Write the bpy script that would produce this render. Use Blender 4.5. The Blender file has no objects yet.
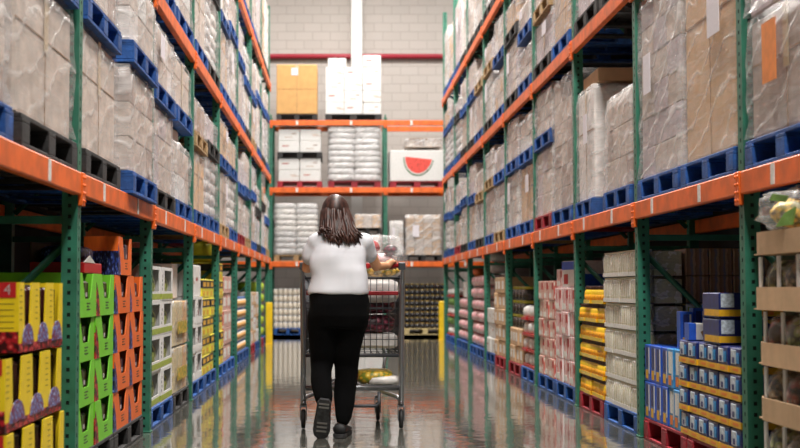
import bpy, math, random
from mathutils import Vector, Matrix, noise as mnoise
R = math.radians
C = bpy.context.scene.collection
rnd = random.Random(7)

# ------------------------------------------------------------------ materials
def new_mat(name):
    m = bpy.data.materials.new(name); m.use_nodes = True
    nt = m.node_tree; nt.nodes.clear()
    out = nt.nodes.new('ShaderNodeOutputMaterial')
    return m, nt, out
def N(nt, t, **kw):
    n = nt.nodes.new(t)
    for k, v in kw.items():
        if k.startswith('i_'):
            n.inputs[k[2:].replace('_', ' ')].default_value = v
        else: setattr(n, k, v)
    return n
def L(nt, a, b): nt.links.new(a, b)
def ramp(nt, fac, stops):
    r = N(nt, 'ShaderNodeValToRGB'); L(nt, fac, r.inputs[0])
    e = r.color_ramp.elements
    while len(e) < len(stops): e.new(0.5)
    for q, (p, c) in zip(e, stops):
        q.position = p; q.color = (*c, 1) if len(c) == 3 else c
    return r.outputs[0]
def srgb(r, g, b):
    f = lambda v: (v/255/12.92) if v/255 <= .04045 else ((v/255+.055)/1.055)**2.4
    return (f(r), f(g), f(b))

def mat(name, col, rough=.5, metal=0, var=.0, vscale=6, bump=0, bscale=40, coat=0, orand=0, spec=.5, col2=None):
    """plain surface with mottling (var), bump, and a per-object brightness spread (orand)"""
    m, nt, out = new_mat(name)
    p = N(nt, 'ShaderNodeBsdfPrincipled')
    p.inputs['Roughness'].default_value = rough; p.inputs['Metallic'].default_value = metal
    p.inputs['Coat Weight'].default_value = coat; p.inputs['Coat Roughness'].default_value = .15
    p.inputs['Specular IOR Level'].default_value = spec
    L(nt, p.outputs[0], out.inputs[0])
    src = None
    tc = N(nt, 'ShaderNodeTexCoord')
    if var or col2:
        nz = N(nt, 'ShaderNodeTexNoise'); nz.inputs['Scale'].default_value = vscale; nz.inputs['Detail'].default_value = 5
        L(nt, tc.outputs['Object'], nz.inputs['Vector'])
        c2 = col2 or tuple(max(0, c*(1-var)) for c in col)
        c1 = col if col2 else tuple(min(1, c*(1+var)) for c in col)
        src = ramp(nt, nz.outputs['Fac'], [(.35, c2), (.65, c1)])
    if orand:
        oi = N(nt, 'ShaderNodeObjectInfo')
        mr = N(nt, 'ShaderNodeMapRange'); mr.inputs['To Min'].default_value = 1-orand; mr.inputs['To Max'].default_value = 1+orand
        L(nt, oi.outputs['Random'], mr.inputs['Value'])
        hs = N(nt, 'ShaderNodeHueSaturation'); L(nt, mr.outputs[0], hs.inputs['Value'])
        if src is not None: L(nt, src, hs.inputs['Color'])
        else: hs.inputs['Color'].default_value = (*col, 1)
        src = hs.outputs[0]
    if src is not None: L(nt, src, p.inputs['Base Color'])
    else: p.inputs['Base Color'].default_value = (*col, 1)
    if bump:
        nb = N(nt, 'ShaderNodeTexNoise'); nb.inputs['Scale'].default_value = bscale; nb.inputs['Detail'].default_value = 4
        L(nt, tc.outputs['Object'], nb.inputs['Vector'])
        b = N(nt, 'ShaderNodeBump'); b.inputs['Strength'].default_value = bump; b.inputs['Distance'].default_value = .02
        L(nt, nb.outputs['Fac'], b.inputs['Height']); L(nt, b.outputs[0], p.inputs['Normal'])
    return m

def film_mat(name, lo, hi, tint=(.85,.84,.84), scale=3.0):
    """stretch film: clear plastic, milky where doubled, with highlights painted as whiter streaks"""
    m, nt, out = new_mat(name)
    tc = N(nt, 'ShaderNodeTexCoord'); mp = N(nt, 'ShaderNodeMapping')
    mp.inputs['Rotation'].default_value = (.25, .2, .3); mp.inputs['Scale'].default_value = (1, 1, 4.5)
    L(nt, tc.outputs['Object'], mp.inputs['Vector'])
    nz = N(nt, 'ShaderNodeTexNoise'); nz.inputs['Scale'].default_value = scale; nz.inputs['Detail'].default_value = 8; nz.inputs['Roughness'].default_value = .7
    nz.inputs['Distortion'].default_value = .6
    L(nt, mp.outputs[0], nz.inputs['Vector'])
    mr = N(nt, 'ShaderNodeMapRange'); mr.inputs['From Min'].default_value = .35; mr.inputs['From Max'].default_value = .72
    mr.inputs['To Min'].default_value = lo; mr.inputs['To Max'].default_value = hi
    L(nt, nz.outputs['Fac'], mr.inputs['Value'])
    tr = N(nt, 'ShaderNodeBsdfTransparent'); p = N(nt, 'ShaderNodeBsdfPrincipled')
    p.inputs['Base Color'].default_value = (*tint, 1); p.inputs['Roughness'].default_value = .22; p.inputs['Specular IOR Level'].default_value = 1.0
    b = N(nt, 'ShaderNodeBump'); b.inputs['Strength'].default_value = .4; b.inputs['Distance'].default_value = .02
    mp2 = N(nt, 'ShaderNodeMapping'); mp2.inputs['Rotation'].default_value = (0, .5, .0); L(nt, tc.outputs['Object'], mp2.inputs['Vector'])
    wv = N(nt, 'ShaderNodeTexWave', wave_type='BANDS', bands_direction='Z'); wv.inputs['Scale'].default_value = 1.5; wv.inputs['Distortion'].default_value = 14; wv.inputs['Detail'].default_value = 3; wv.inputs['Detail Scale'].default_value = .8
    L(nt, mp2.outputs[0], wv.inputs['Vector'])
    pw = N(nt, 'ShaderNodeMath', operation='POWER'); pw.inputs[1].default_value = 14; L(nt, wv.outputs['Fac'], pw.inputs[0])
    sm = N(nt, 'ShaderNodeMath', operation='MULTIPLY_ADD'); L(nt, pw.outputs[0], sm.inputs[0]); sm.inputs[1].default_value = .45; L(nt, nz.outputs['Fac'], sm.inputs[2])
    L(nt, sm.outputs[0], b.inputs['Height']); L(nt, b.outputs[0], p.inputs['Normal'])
    mul = N(nt, 'ShaderNodeMath', operation='MULTIPLY_ADD'); mul.inputs[1].default_value = (hi-lo)*.7; L(nt, pw.outputs[0], mul.inputs[0]); L(nt, mr.outputs[0], mul.inputs[2])  # wave streaks whiten the film as painted-in wrap highlights
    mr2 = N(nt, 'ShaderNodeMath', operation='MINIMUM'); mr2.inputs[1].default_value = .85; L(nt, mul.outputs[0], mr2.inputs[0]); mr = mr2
    mx = N(nt, 'ShaderNodeMixShader'); L(nt, mr.outputs[0], mx.inputs[0]); L(nt, tr.outputs[0], mx.inputs[1]); L(nt, p.outputs[0], mx.inputs[2])
    L(nt, mx.outputs[0], out.inputs[0])
    return m

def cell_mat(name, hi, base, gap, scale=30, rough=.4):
    """picture of round fruit (printed) or lumpy produce: cells with a painted highlight in the middle and painted shade at the rim"""
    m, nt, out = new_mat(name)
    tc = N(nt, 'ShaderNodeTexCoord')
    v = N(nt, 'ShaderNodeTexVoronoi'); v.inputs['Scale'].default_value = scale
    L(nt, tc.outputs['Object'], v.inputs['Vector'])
    col = ramp(nt, v.outputs['Distance'], [(.1, hi), (.3, base), (.42, base), (.62, gap)])  # ramp paints highlight, own colour, then shade in the gaps
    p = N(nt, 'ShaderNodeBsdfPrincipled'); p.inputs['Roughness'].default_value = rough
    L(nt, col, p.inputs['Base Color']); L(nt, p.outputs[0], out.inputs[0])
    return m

def stripe_mat(name, cols, period, axis=0, rough=.35, nscale=18):
    """upright packets side by side: stripes of several colours along one axis, broken up by printing"""
    m, nt, out = new_mat(name)
    tc = N(nt, 'ShaderNodeTexCoord'); sx = N(nt, 'ShaderNodeSeparateXYZ'); L(nt, tc.outputs['Object'], sx.inputs[0])
    mu = N(nt, 'ShaderNodeMath', operation='DIVIDE'); L(nt, sx.outputs[axis], mu.inputs[0]); mu.inputs[1].default_value = period
    fr = N(nt, 'ShaderNodeMath', operation='FRACT'); L(nt, mu.outputs[0], fr.inputs[0])
    nz = N(nt, 'ShaderNodeTexNoise'); nz.inputs['Scale'].default_value = nscale; L(nt, tc.outputs['Object'], nz.inputs['Vector'])
    ad = N(nt, 'ShaderNodeMath', operation='MULTIPLY_ADD'); L(nt, nz.outputs['Fac'], ad.inputs[0]); ad.inputs[1].default_value = .5
    L(nt, fr.outputs[0], ad.inputs[2])
    s2 = N(nt, 'ShaderNodeMath', operation='SUBTRACT'); L(nt, ad.outputs[0], s2.inputs[0]); s2.inputs[1].default_value = .25
    n = len(cols)
    r = N(nt, 'ShaderNodeValToRGB'); r.color_ramp.interpolation = 'CONSTANT'
    L(nt, s2.outputs[0], r.inputs[0]); e = r.color_ramp.elements
    while len(e) < n: e.new(.5)
    for i, q in enumerate(e): q.position = i/n; q.color = (*cols[i], 1)
    p = N(nt, 'ShaderNodeBsdfPrincipled'); p.inputs['Roughness'].default_value = rough
    L(nt, r.outputs[0], p.inputs['Base Color']); L(nt, p.outputs[0], out.inputs[0])
    return m

M = {}
def defmats():
    s = srgb
    M['green_steel'] = mat('green_steel', s(44,112,90), .42, var=.22, vscale=9, bump=.05)
    M['orange_steel'] = mat('orange_steel', s(232,104,30), .45, var=.18, vscale=7, bump=.05)
    M['hole_shade'] = mat('hole_shade', s(10,16,14), .9)
    M['tag_white'] = mat('tag_white', s(225,222,216), .6, var=.1, vscale=60)
    M['blue_wood'] = mat('blue_wood', s(26,80,150), .6, var=.35, vscale=14, bump=.25, bscale=60, orand=.2)
    M['black_wood'] = mat('black_wood', s(44,42,42), .7, var=.4, vscale=14, bump=.25, bscale=60)
    M['red_wood'] = mat('red_wood', s(150,26,42), .6, var=.3, vscale=14, bump=.2, orand=.15)
    M['bare_wood'] = mat('bare_wood', s(170,140,100), .75, var=.3, vscale=16, bump=.25, bscale=60)
    M['pale_wood'] = mat('pale_wood', s(200,180,130), .75, var=.2, vscale=16, bump=.2)
    M['kraft'] = mat('kraft', s(204,168,130), .75, var=.08, vscale=9, bump=.05, orand=.12)
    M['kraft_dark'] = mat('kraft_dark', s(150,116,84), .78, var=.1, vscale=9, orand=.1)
    M['kraft_gold'] = mat('kraft_gold', s(208,160,98), .7, var=.06, vscale=7)
    M['tape'] = mat('tape', s(200,176,140), .3)
    M['lilac'] = mat('lilac', s(194,180,184), .6, var=.18, vscale=11, orand=.1)
    M['greige'] = mat('greige', s(204,188,176), .6, var=.18, vscale=10, orand=.1)
    M['taupe'] = mat('taupe', s(174,152,140), .65, var=.2, vscale=12, orand=.12)
    M['offwhite'] = mat('offwhite', s(230,224,220), .55, var=.12, vscale=12, orand=.06)
    M['white_card'] = mat('white_card', s(222,220,217), .55, var=.06, vscale=30)
    M['white_plain'] = mat('white_plain', s(238,238,238), .45)
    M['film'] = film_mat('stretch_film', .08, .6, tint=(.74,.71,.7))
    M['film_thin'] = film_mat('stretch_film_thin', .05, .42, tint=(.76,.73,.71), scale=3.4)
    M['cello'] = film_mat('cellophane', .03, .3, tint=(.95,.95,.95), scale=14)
    M['sheet'] = mat('sheet', s(226,220,226), .6, var=.05, vscale=70)
    M['orange_sheet'] = mat('orange_sheet', s(236,138,60), .5, var=.1, vscale=20)
    M['strap_blue'] = mat('strap_blue', s(120,176,220), .3)
    M['yellow_card'] = mat('yellow_card', s(240,208,28), .42, var=.05, vscale=20)
    M['green_card'] = mat('green_card', s(118,204,44), .42, var=.05, vscale=20)
    M['orange_card'] = mat('orange_card', s(238,108,32), .42, var=.05, vscale=20)
    M['ink'] = mat('ink', s(40,44,30), .5)
    M['ink_soft'] = mat('ink_soft', s(150,130,30), .5)
    M['red_print'] = mat('red_print', s(190,28,30), .45)
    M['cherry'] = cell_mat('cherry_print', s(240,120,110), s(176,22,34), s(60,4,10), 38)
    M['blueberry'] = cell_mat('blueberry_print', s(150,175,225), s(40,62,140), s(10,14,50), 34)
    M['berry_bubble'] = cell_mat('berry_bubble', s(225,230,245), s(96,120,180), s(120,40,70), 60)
    M['pouch_dark'] = mat('pouch_dark', s(60,24,26), .3, var=.5, vscale=25)
    M['pouch_blue'] = mat('pouch_blue', s(30,30,48), .3, var=.6, vscale=25)
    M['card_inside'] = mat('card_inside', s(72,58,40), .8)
    M['lime_band'] = mat('lime_band', s(158,172,66), .5, var=.2, vscale=30)
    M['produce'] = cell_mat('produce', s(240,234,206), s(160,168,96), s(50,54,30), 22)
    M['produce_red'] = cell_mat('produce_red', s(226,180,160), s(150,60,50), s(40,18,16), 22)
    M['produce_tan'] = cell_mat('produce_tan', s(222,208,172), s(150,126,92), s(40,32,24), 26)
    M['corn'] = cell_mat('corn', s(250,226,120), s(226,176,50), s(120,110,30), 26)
    M['black_card'] = mat('black_card', s(26,26,34), .4)
    M['navy_card'] = mat('navy_card', s(24,38,104), .35, var=.25, vscale=25)
    M['blue_card'] = mat('blue_card', s(34,84,190), .35, var=.15, vscale=25)
    M['cyan_card'] = mat('cyan_card', s(50,140,200), .35, var=.15, vscale=25)
    M['gold_band'] = mat('gold_band', s(226,172,34), .4, var=.1, vscale=30)
    M['pack_label'] = mat('pack_label', s(196,206,216), .4, var=.25, vscale=60)
    M['orange_print'] = mat('orange_print', s(232,128,40), .4)
    M['jar_pack'] = stripe_mat('jar_pack', [s(236,230,214), s(204,196,160), s(240,234,224), s(216,188,160), s(232,226,208)], .056)
    M['shaded_jar_pack'] = stripe_mat('shaded_jar_pack', [s(160,124,104), s(130,124,146), s(190,156,128), s(150,112,88)], .06)  # jar case stripes with the shade mixed into the colours
    M['jar_lid'] = mat('jar_lid', s(222,214,190), .4)
    M['oil_yellow'] = mat('oil_yellow', s(248,204,44), .25, var=.08, vscale=20, coat=.3)
    M['oil_label'] = mat('oil_label', s(240,160,26), .4, var=.3, vscale=50)
    M['cap_dark'] = mat('cap_dark', s(70,40,30), .4)
    M['red_white'] = stripe_mat('red_white', [s(240,236,234), s(204,36,48), s(244,240,238), s(226,120,120)], .16)
    M['pink_pack'] = stripe_mat('pink_pack', [s(226,180,166), s(206,110,100), s(232,220,206), s(200,150,140)], .1)
    M['tub_white'] = mat('tub_white', s(226,214,196), .35, var=.15, vscale=20)
    M['lid_blue'] = mat('lid_blue', s(64,110,176), .35)
    M['lid_yellow'] = mat('lid_yellow', s(196,190,60), .35)
    M['lid_red'] = mat('lid_red', s(176,32,36), .4)
    M['lid_gold'] = mat('lid_gold', s(196,164,84), .35, metal=.4)
    M['jar_dark'] = mat('jar_dark', s(52,44,36), .2, var=.4, vscale=30)
    M['bag_white'] = mat('bag_white', s(226,222,218), .35, var=.1, vscale=14, bump=.25, bscale=18)
    M['bag_pink'] = mat('bag_pink', s(236,222,220), .35, var=.25, vscale=16, bump=.25, bscale=18, col2=s(218,140,148))
    M['bag_lime'] = mat('bag_lime', s(186,214,60), .35, var=.2, vscale=10, bump=.2)
    M['bag_green'] = mat('bag_green', s(110,150,70), .4, var=.3, vscale=10, bump=.2)
    M['bag_orange'] = mat('bag_orange', s(226,110,40), .35, var=.2, vscale=10, bump=.2)
    M['bag_yellow'] = mat('bag_yellow', s(228,214,60), .35, var=.15, vscale=10, bump=.2)
    M['bag_silver'] = mat('bag_silver', s(206,204,204), .25, var=.14, vscale=9, bump=.5, bscale=12)
    M['net_maroon'] = cell_mat('net_maroon', s(190,110,130), s(120,48,66), s(50,16,26), 30)
    M['snack_bag'] = cell_mat('snack_bag', s(246,230,120), s(214,170,40), s(120,130,40), 28)
    M['yellow_paint'] = mat('yellow_paint', s(238,196,30), .4, var=.1)
    M['pipe_red'] = mat('pipe_red', s(158,34,52), .45)
    M['pipe_white'] = mat('pipe_white', s(222,222,220), .5)
    M['melon_red'] = mat('melon_red', s(226,76,64), .5, var=.15, vscale=20)
    M['melon_green'] = mat('melon_green', s(70,110,60), .5)
    M['chrome'] = mat('cart_steel', s(150,152,156), .32, metal=.85)
    M['cart_dark'] = mat('cart_dark', s(74,76,80), .4, metal=.5)
    M['handle_red'] = mat('handle_red', s(150,28,36), .4)
    M['rubber'] = mat('rubber', s(32,32,34), .6)
    M['caster_grey'] = mat('caster_grey', s(120,122,126), .4, metal=.4)
    M['skin'] = mat('skin', s(206,150,112), .5, var=.05, vscale=8)
    M['tee'] = mat('tee', s(214,215,221), .9)
    M['trouser'] = mat('trouser', s(7,7,8), .95, spec=.12)
    M['shoe'] = mat('shoe', s(24,24,26), .6, var=.2)
    M['sole'] = mat('sole', s(52,52,54), .7, var=.5, vscale=30)
    M['sole_light'] = mat('sole_light', s(130,128,126), .7)
    M['eye_white'] = mat('eye_white', s(240,238,236), .3)
    M['iris'] = mat('iris', s(50,32,22), .3)
    M['lip'] = mat('lip', s(170,92,84), .5)
    M['lamp_housing'] = mat('lamp_housing', s(200,200,200), .5)
    # hair: streaks from dark brown to auburn
    m, nt, out = new_mat('hair'); M['hair'] = m
    tc = N(nt, 'ShaderNodeTexCoord'); mp = N(nt, 'ShaderNodeMapping'); mp.inputs['Scale'].default_value = (60, 60, 5)
    L(nt, tc.outputs['Object'], mp.inputs['Vector'])
    nz = N(nt, 'ShaderNodeTexNoise'); nz.inputs['Scale'].default_value = 1.2; L(nt, mp.outputs[0], nz.inputs['Vector'])
    col = ramp(nt, nz.outputs['Fac'], [(.3, s(30,18,16)), (.7, s(84,50,40))])
    p = N(nt, 'ShaderNodeBsdfPrincipled'); p.inputs['Roughness'].default_value = .42; L(nt, col, p.inputs['Base Color']); L(nt, p.outputs[0], out.inputs[0])
    # floor: polished concrete slabs with sawn joints
    m, nt, out = new_mat('polished_concrete'); M['floor'] = m
    tc = N(nt, 'ShaderNodeTexCoord')
    n1 = N(nt, 'ShaderNodeTexNoise'); n1.inputs['Scale'].default_value = .9; n1.inputs['Detail'].default_value = 8; n1.inputs['Roughness'].default_value = .65
    n2 = N(nt, 'ShaderNodeTexNoise'); n2.inputs['Scale'].default_value = 9; n2.inputs['Detail'].default_value = 6
    L(nt, tc.outputs['Object'], n1.inputs['Vector']); L(nt, tc.outputs['Object'], n2.inputs['Vector'])
    c1 = ramp(nt, n1.outputs['Fac'], [(.3, s(84,85,79)), (.7, s(120,119,111))])
    c2 = ramp(nt, n2.outputs['Fac'], [(.35, (.78,.78,.78)), (.65, (1,1,1))])
    mx = N(nt, 'ShaderNodeMix', data_type='RGBA', blend_type='MULTIPLY'); mx.inputs[0].default_value = 1.0
    L(nt, c1, mx.inputs[6]); L(nt, c2, mx.inputs[7])
    br = N(nt, 'ShaderNodeTexBrick', offset=0); br.inputs['Scale'].default_value = 1; br.inputs['Brick Width'].default_value = 3.0; br.inputs['Row Height'].default_value = 3.0
    br.inputs['Mortar Size'].default_value = .006; br.inputs['Color1'].default_value = (1,1,1,1); br.inputs['Color2'].default_value = (1,1,1,1); br.inputs['Mortar'].default_value = (.35,.35,.35,1)
    L(nt, tc.outputs['Object'], br.inputs['Vector'])
    m2 = N(nt, 'ShaderNodeMix', data_type='RGBA', blend_type='MULTIPLY'); m2.inputs[0].default_value = .8
    L(nt, mx.outputs[2], m2.inputs[6]); L(nt, br.outputs['Color'], m2.inputs[7])
    p = N(nt, 'ShaderNodeBsdfPrincipled'); L(nt, m2.outputs[2], p.inputs['Base Color'])
    rr = N(nt, 'ShaderNodeMapRange'); rr.inputs['From Min'].default_value = .3; rr.inputs['From Max'].default_value = .7; rr.inputs['To Min'].default_value = .03; rr.inputs['To Max'].default_value = .12
    L(nt, n2.outputs['Fac'], rr.inputs['Value']); L(nt, rr.outputs[0], p.inputs['Roughness'])
    p.inputs['Specular IOR Level'].default_value = .75
    p.inputs['Coat Weight'].default_value = .6; p.inputs['Coat Roughness'].default_value = .03
    n3 = N(nt, 'ShaderNodeTexNoise'); n3.inputs['Scale'].default_value = 5; n3.inputs['Detail'].default_value = 3
    L(nt, tc.outputs['Object'], n3.inputs['Vector'])
    b = N(nt, 'ShaderNodeBump'); b.inputs['Strength'].default_value = .035; b.inputs['Distance'].default_value = .05
    L(nt, n3.outputs['Fac'], b.inputs['Height']); L(nt, b.outputs[0], p.inputs['Normal']); L(nt, b.outputs[0], p.inputs['Coat Normal'])
    L(nt, p.outputs[0], out.inputs[0])
    # painted concrete block wall
    m, nt, out = new_mat('block_wall'); M['block'] = m
    tc = N(nt, 'ShaderNodeTexCoord'); mp = N(nt, 'ShaderNodeMapping'); mp.inputs['Rotation'].default_value = (R(90), 0, 0)
    L(nt, tc.outputs['Object'], mp.inputs['Vector'])
    br = N(nt, 'ShaderNodeTexBrick'); br.inputs['Scale'].default_value = 1; br.inputs['Brick Width'].default_value = .42; br.inputs['Row Height'].default_value = .21
    br.inputs['Mortar Size'].default_value = .012; br.inputs['Mortar Smooth'].default_value = .3
    br.inputs['Color1'].default_value = (*s(184,177,171), 1); br.inputs['Color2'].default_value = (*s(180,173,167), 1); br.inputs['Mortar'].default_value = (*s(168,160,154), 1)
    L(nt, mp.outputs[0], br.inputs['Vector'])
    p = N(nt, 'ShaderNodeBsdfPrincipled'); p.inputs['Roughness'].default_value = .8; L(nt, br.outputs['Color'], p.inputs['Base Color'])
    b = N(nt, 'ShaderNodeBump'); b.inputs['Strength'].default_value = .4; b.inputs['Distance'].default_value = .01; b.invert = True
    L(nt, br.outputs['Fac'], b.inputs['Height']); L(nt, b.outputs[0], p.inputs['Normal']); L(nt, p.outputs[0], out.inputs[0])
    M['shade_wall'] = mat('shade_wall', s(34,34,36), .8, var=.1)  # near-black for the added side walls, so the bays stay dark
    M['ceiling'] = mat('ceiling_deck', s(206,206,204), .8, var=.05)
    # panel of the ceiling lamps (gives off light)
    m, nt, out = new_mat('lamp_panel'); M['lamp_panel'] = m
    e = N(nt, 'ShaderNodeEmission'); e.inputs['Strength'].default_value = 6; L(nt, e.outputs[0], out.inputs[0])
defmats()

# ------------------------------------------------------------------ mesh builder
class MB:
    def __init__(s): s.v = []; s.f = []; s.mi = []; s.ms = []; s.sm = []
    def mid(s, m):
        if m not in s.ms: s.ms.append(m)
        return s.ms.index(m)
    def add(s, vs, fs, m, smooth=False):
        o = len(s.v); s.v += [tuple(v) for v in vs]; k = s.mid(m)
        for f in fs: s.f.append(tuple(i+o for i in f)); s.mi.append(k); s.sm.append(smooth)
        return s
    def box(s, x0, x1, y0, y1, z0, z1, m, mx=None):
        vs = [Vector(p) for p in ((x0,y0,z0),(x1,y0,z0),(x1,y1,z0),(x0,y1,z0),(x0,y0,z1),(x1,y0,z1),(x1,y1,z1),(x0,y1,z1))]
        if mx is not None: vs = [mx @ v for v in vs]
        return s.add(vs, [(0,3,2,1),(4,5,6,7),(0,1,5,4),(1,2,6,5),(2,3,7,6),(3,0,4,7)], m)
    def bbox(s, x0, x1, y0, y1, z0, z1, m, b=.01, mx=None):
        """box with chamfered edges"""
        vs = []; 
        X = (x0, x0+b, x1-b, x1); Y = (y0, y0+b, y1-b, y1); Z = (z0, z0+b, z1-b, z1)
        idx = {}
        def P(i, j, k):
            if (i, j, k) not in idx:
                idx[(i,j,k)] = len(vs); vs.append(Vector((X[i], Y[j], Z[k])))
            return idx[(i,j,k)]
        fs = []
        for k in (0, 3):
            q = [P(1,1,k), P(2,1,k), P(2,2,k), P(1,2,k)]; fs.append(q if k else q[::-1])
        for j in (0, 3):
            q = [P(1,j,1), P(2,j,1), P(2,j,2), P(1,j,2)]; fs.append(q[::-1] if j else q)
        for i in (0, 3):
            q = [P(i,1,1), P(i,2,1), P(i,2,2), P(i,1,2)]; fs.append(q if i else q[::-1])
        for (a, i) in ((0,1),(3,2)):
            for (c, j) in ((0,1),(3,2)):
                fs.append([P(a,j,1),P(i,c,1),P(i,c,2),P(a,j,2)])
                fs.append([P(a,1,j),P(i,1,c),P(i,2,c),P(a,2,j)])
                fs.append([P(1,a,j),P(1,i,c),P(2,i,c),P(2,a,j)])
                for (d, k) in ((0,1),(3,2)):
                    fs.append([P(a,j,k),P(i,c,k),P(i,j,d)])
        if mx is not None: vs = [mx @ v for v in vs]
        return s.add(vs, fs, m)
    def prism(s, pts, y0, y1, m):
        """outline in the x-z plane, extruded from y0 (front) to y1"""
        n = len(pts); vs = [(p[0], y0, p[1]) for p in pts] + [(p[0], y1, p[1]) for p in pts]
        fs = [tuple(range(n)), tuple(range(2*n-1, n-1, -1))] + [(i, i+n, (i+1) % n+n, (i+1) % n) for i in range(n)]
        return s.add(vs, fs, m)
    def plan(s, pts, z0, z1, m):
        n = len(pts); vs = [(p[0], p[1], z0) for p in pts] + [(p[0], p[1], z1) for p in pts]
        fs = [tuple(range(n-1, -1, -1)), tuple(range(n, 2*n))] + [(i, (i+1) % n, (i+1) % n+n, i+n) for i in range(n)]
        return s.add(vs, fs, m)
    def tube(s, path, r, m, n=8, caps=True):
        pts = [Vector(p) for p in path]; rs = r if isinstance(r, (list, tuple)) else [r]*len(pts)
        vs = []; fs = []; prev = None
        for i, p in enumerate(pts):
            t = (pts[min(i+1, len(pts)-1)] - pts[max(i-1, 0)]).normalized()
            if prev is None:
                a = Vector((0,0,1)) if abs(t.z) < .9 else Vector((1,0,0)); u = t.cross(a).normalized()
            else:
                u = prev - t*prev.dot(t); u.normalize()
            prev = u; w = t.cross(u)
            for k in range(n):
                a = 2*math.pi*k/n; vs.append(p + (u*math.cos(a) + w*math.sin(a))*rs[i])
        for i in range(len(pts)-1):
            for k in range(n): fs.append((i*n+k, i*n+(k+1) % n, (i+1)*n+(k+1) % n, (i+1)*n+k))
        if caps:
            fs.append(tuple(range(n-1, -1, -1))); fs.append(tuple(range((len(pts)-1)*n, len(pts)*n)))
        return s.add(vs, fs, m, True)
    def limb(s, path, rs, m, n=12):
        """round-ended tapering tube"""
        P = [Vector(p) for p in path]
        a = (P[0]-P[1]).normalized(); b = (P[-1]-P[-2]).normalized()
        pts = [P[0]+a*rs[0]*.95, P[0]+a*rs[0]*.7] + P + [P[-1]+b*rs[-1]*.7, P[-1]+b*rs[-1]*.95]
        return s.tube(pts, [rs[0]*.3, rs[0]*.72] + list(rs) + [rs[-1]*.72, rs[-1]*.3], m, n)
    def lathe(s, prof, m, cx=0, cy=0, cz=0, n=14, mi=None):
        vs = []; fs = []
        for (r, z) in prof:
            for k in range(n):
                a = 2*math.pi*k/n; vs.append((cx+r*math.cos(a), cy+r*math.sin(a), cz+z))
        for i in range(len(prof)-1):
            for k in range(n): fs.append((i*n+k, i*n+(k+1) % n, (i+1)*n+(k+1) % n, (i+1)*n+k))
        fs.append(tuple(range(n-1, -1, -1))); fs.append(tuple(range((len(prof)-1)*n, len(prof)*n)))
        return s.add(vs, fs, m, True)
    def ellip(s, c, r, m, nu=14, nv=9, mx=None, p=1.0, nz=0, seed=0):
        """(super)ellipsoid; p<1 makes it squarer, nz roughens it"""
        vs = []; fs = []
        g = lambda x: math.copysign(abs(x)**p, x)
        for j in range(1, nv):
            t = math.pi*j/nv - math.pi/2
            for i in range(nu):
                a = 2*math.pi*i/nu
                v = Vector((g(math.cos(t))*g(math.cos(a))*r[0], g(math.cos(t))*g(math.sin(a))*r[1], g(math.sin(t))*r[2]))
                if nz: v *= 1 + nz*mnoise.noise(v*9/max(r) + Vector((seed*3.1, seed*1.7, 0)))
                vs.append(v)
        vs.append(Vector((0,0,-r[2]))); vs.append(Vector((0,0,r[2])))
        for j in range(nv-2):
            for i in range(nu): fs.append((j*nu+i, j*nu+(i+1) % nu, (j+1)*nu+(i+1) % nu, (j+1)*nu+i))
        b = len(vs)-2
        for i in range(nu):
            fs.append((b, (i+1) % nu, i)); fs.append((b+1, (nv-2)*nu+i, (nv-2)*nu+(i+1) % nu))
        c = Vector(c); vs = [(mx @ v if mx is not None else v)+c for v in vs]
        return s.add(vs, fs, m, True)
    def mesh(s, name):
        me = bpy.data.meshes.new(name); me.from_pydata(s.v, [], s.f)
        for m in s.ms: me.materials.append(M[m])
        me.polygons.foreach_set('material_index', s.mi); me.polygons.foreach_set('use_smooth', s.sm)
        me.update(); return me
    def obj(s, name, parent=None, link=True):
        o = bpy.data.objects.new(name, s.mesh(name))
        if link: C.objects.link(o)
        if parent is not None: o.parent = parent
        return o

TEXT = {}
def text_mb(mb, txt, size, x, y, z, m, face='front'):
    """lettering standing in the x-z plane facing -y, added to a mesh builder"""
    if txt not in TEXT:
        cu = bpy.data.curves.new('lettering', 'FONT'); cu.body = txt; cu.align_x = 'CENTER'; cu.align_y = 'CENTER'; cu.extrude = .004
        o = bpy.data.objects.new('lettering', cu); C.objects.link(o)
        dg = bpy.context.evaluated_depsgraph_get(); me = bpy.data.meshes.new_from_object(o.evaluated_get(dg))
        TEXT[txt] = ([v.co.copy() for v in me.vertices], [tuple(p.vertices) for p in me.polygons])
        bpy.data.objects.remove(o); bpy.data.curves.remove(cu); bpy.data.meshes.remove(me)
    vs, fs = TEXT[txt]
    mb.add([(x+v.x*size, y-v.z*.3, z+v.y*size) for v in vs], fs, m)

# ------------------------------------------------------------------ things
LABELS = {}
def tag(o, label, cat, group=None):
    o['label'] = label; o['category'] = cat
    if group: o['group'] = group
    return o
def struct(o): o['kind'] = 'structure'; return o
def empty(name, loc=(0,0,0), rz=0, link=True):
    o = bpy.data.objects.new(name, None); o.empty_display_size = .1
    o.location = loc; o.rotation_euler = (0,0,rz)
    if link: C.objects.link(o)
    return o
PROTO = []
class Proto:
    """one of a kind with its parts, kept unlinked; inst() links a copy of the thing and of each part"""
    def __init__(s, name, root_mb=None):
        s.root = root_mb.obj(name, link=False) if root_mb else empty(name, link=False)
        s.kids = []; PROTO.append(s)
    def part(s, name, mb, parent=None):
        o = mb.obj(name, link=False); o.parent = parent or s.root; s.kids.append(o); return o
    def inst(s, loc, rz, label, cat, group=None, sc=None, tilt=None, skip=()):
        r = s.root.copy(); C.objects.link(r); r.location = loc
        r.rotation_euler = (tilt[0] if tilt else 0, tilt[1] if tilt else 0, rz)
        if sc: r.scale = sc
        m = {s.root: r}
        for k in s.kids:
            if k.name.split('.')[0] in skip: continue
            c = k.copy(); C.objects.link(c); c.parent = m.get(k.parent, r); m[k] = c
        return tag(r, label, cat, group)
RZ = {'left': R(90), 'right': R(-90), 'back': 0}
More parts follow.
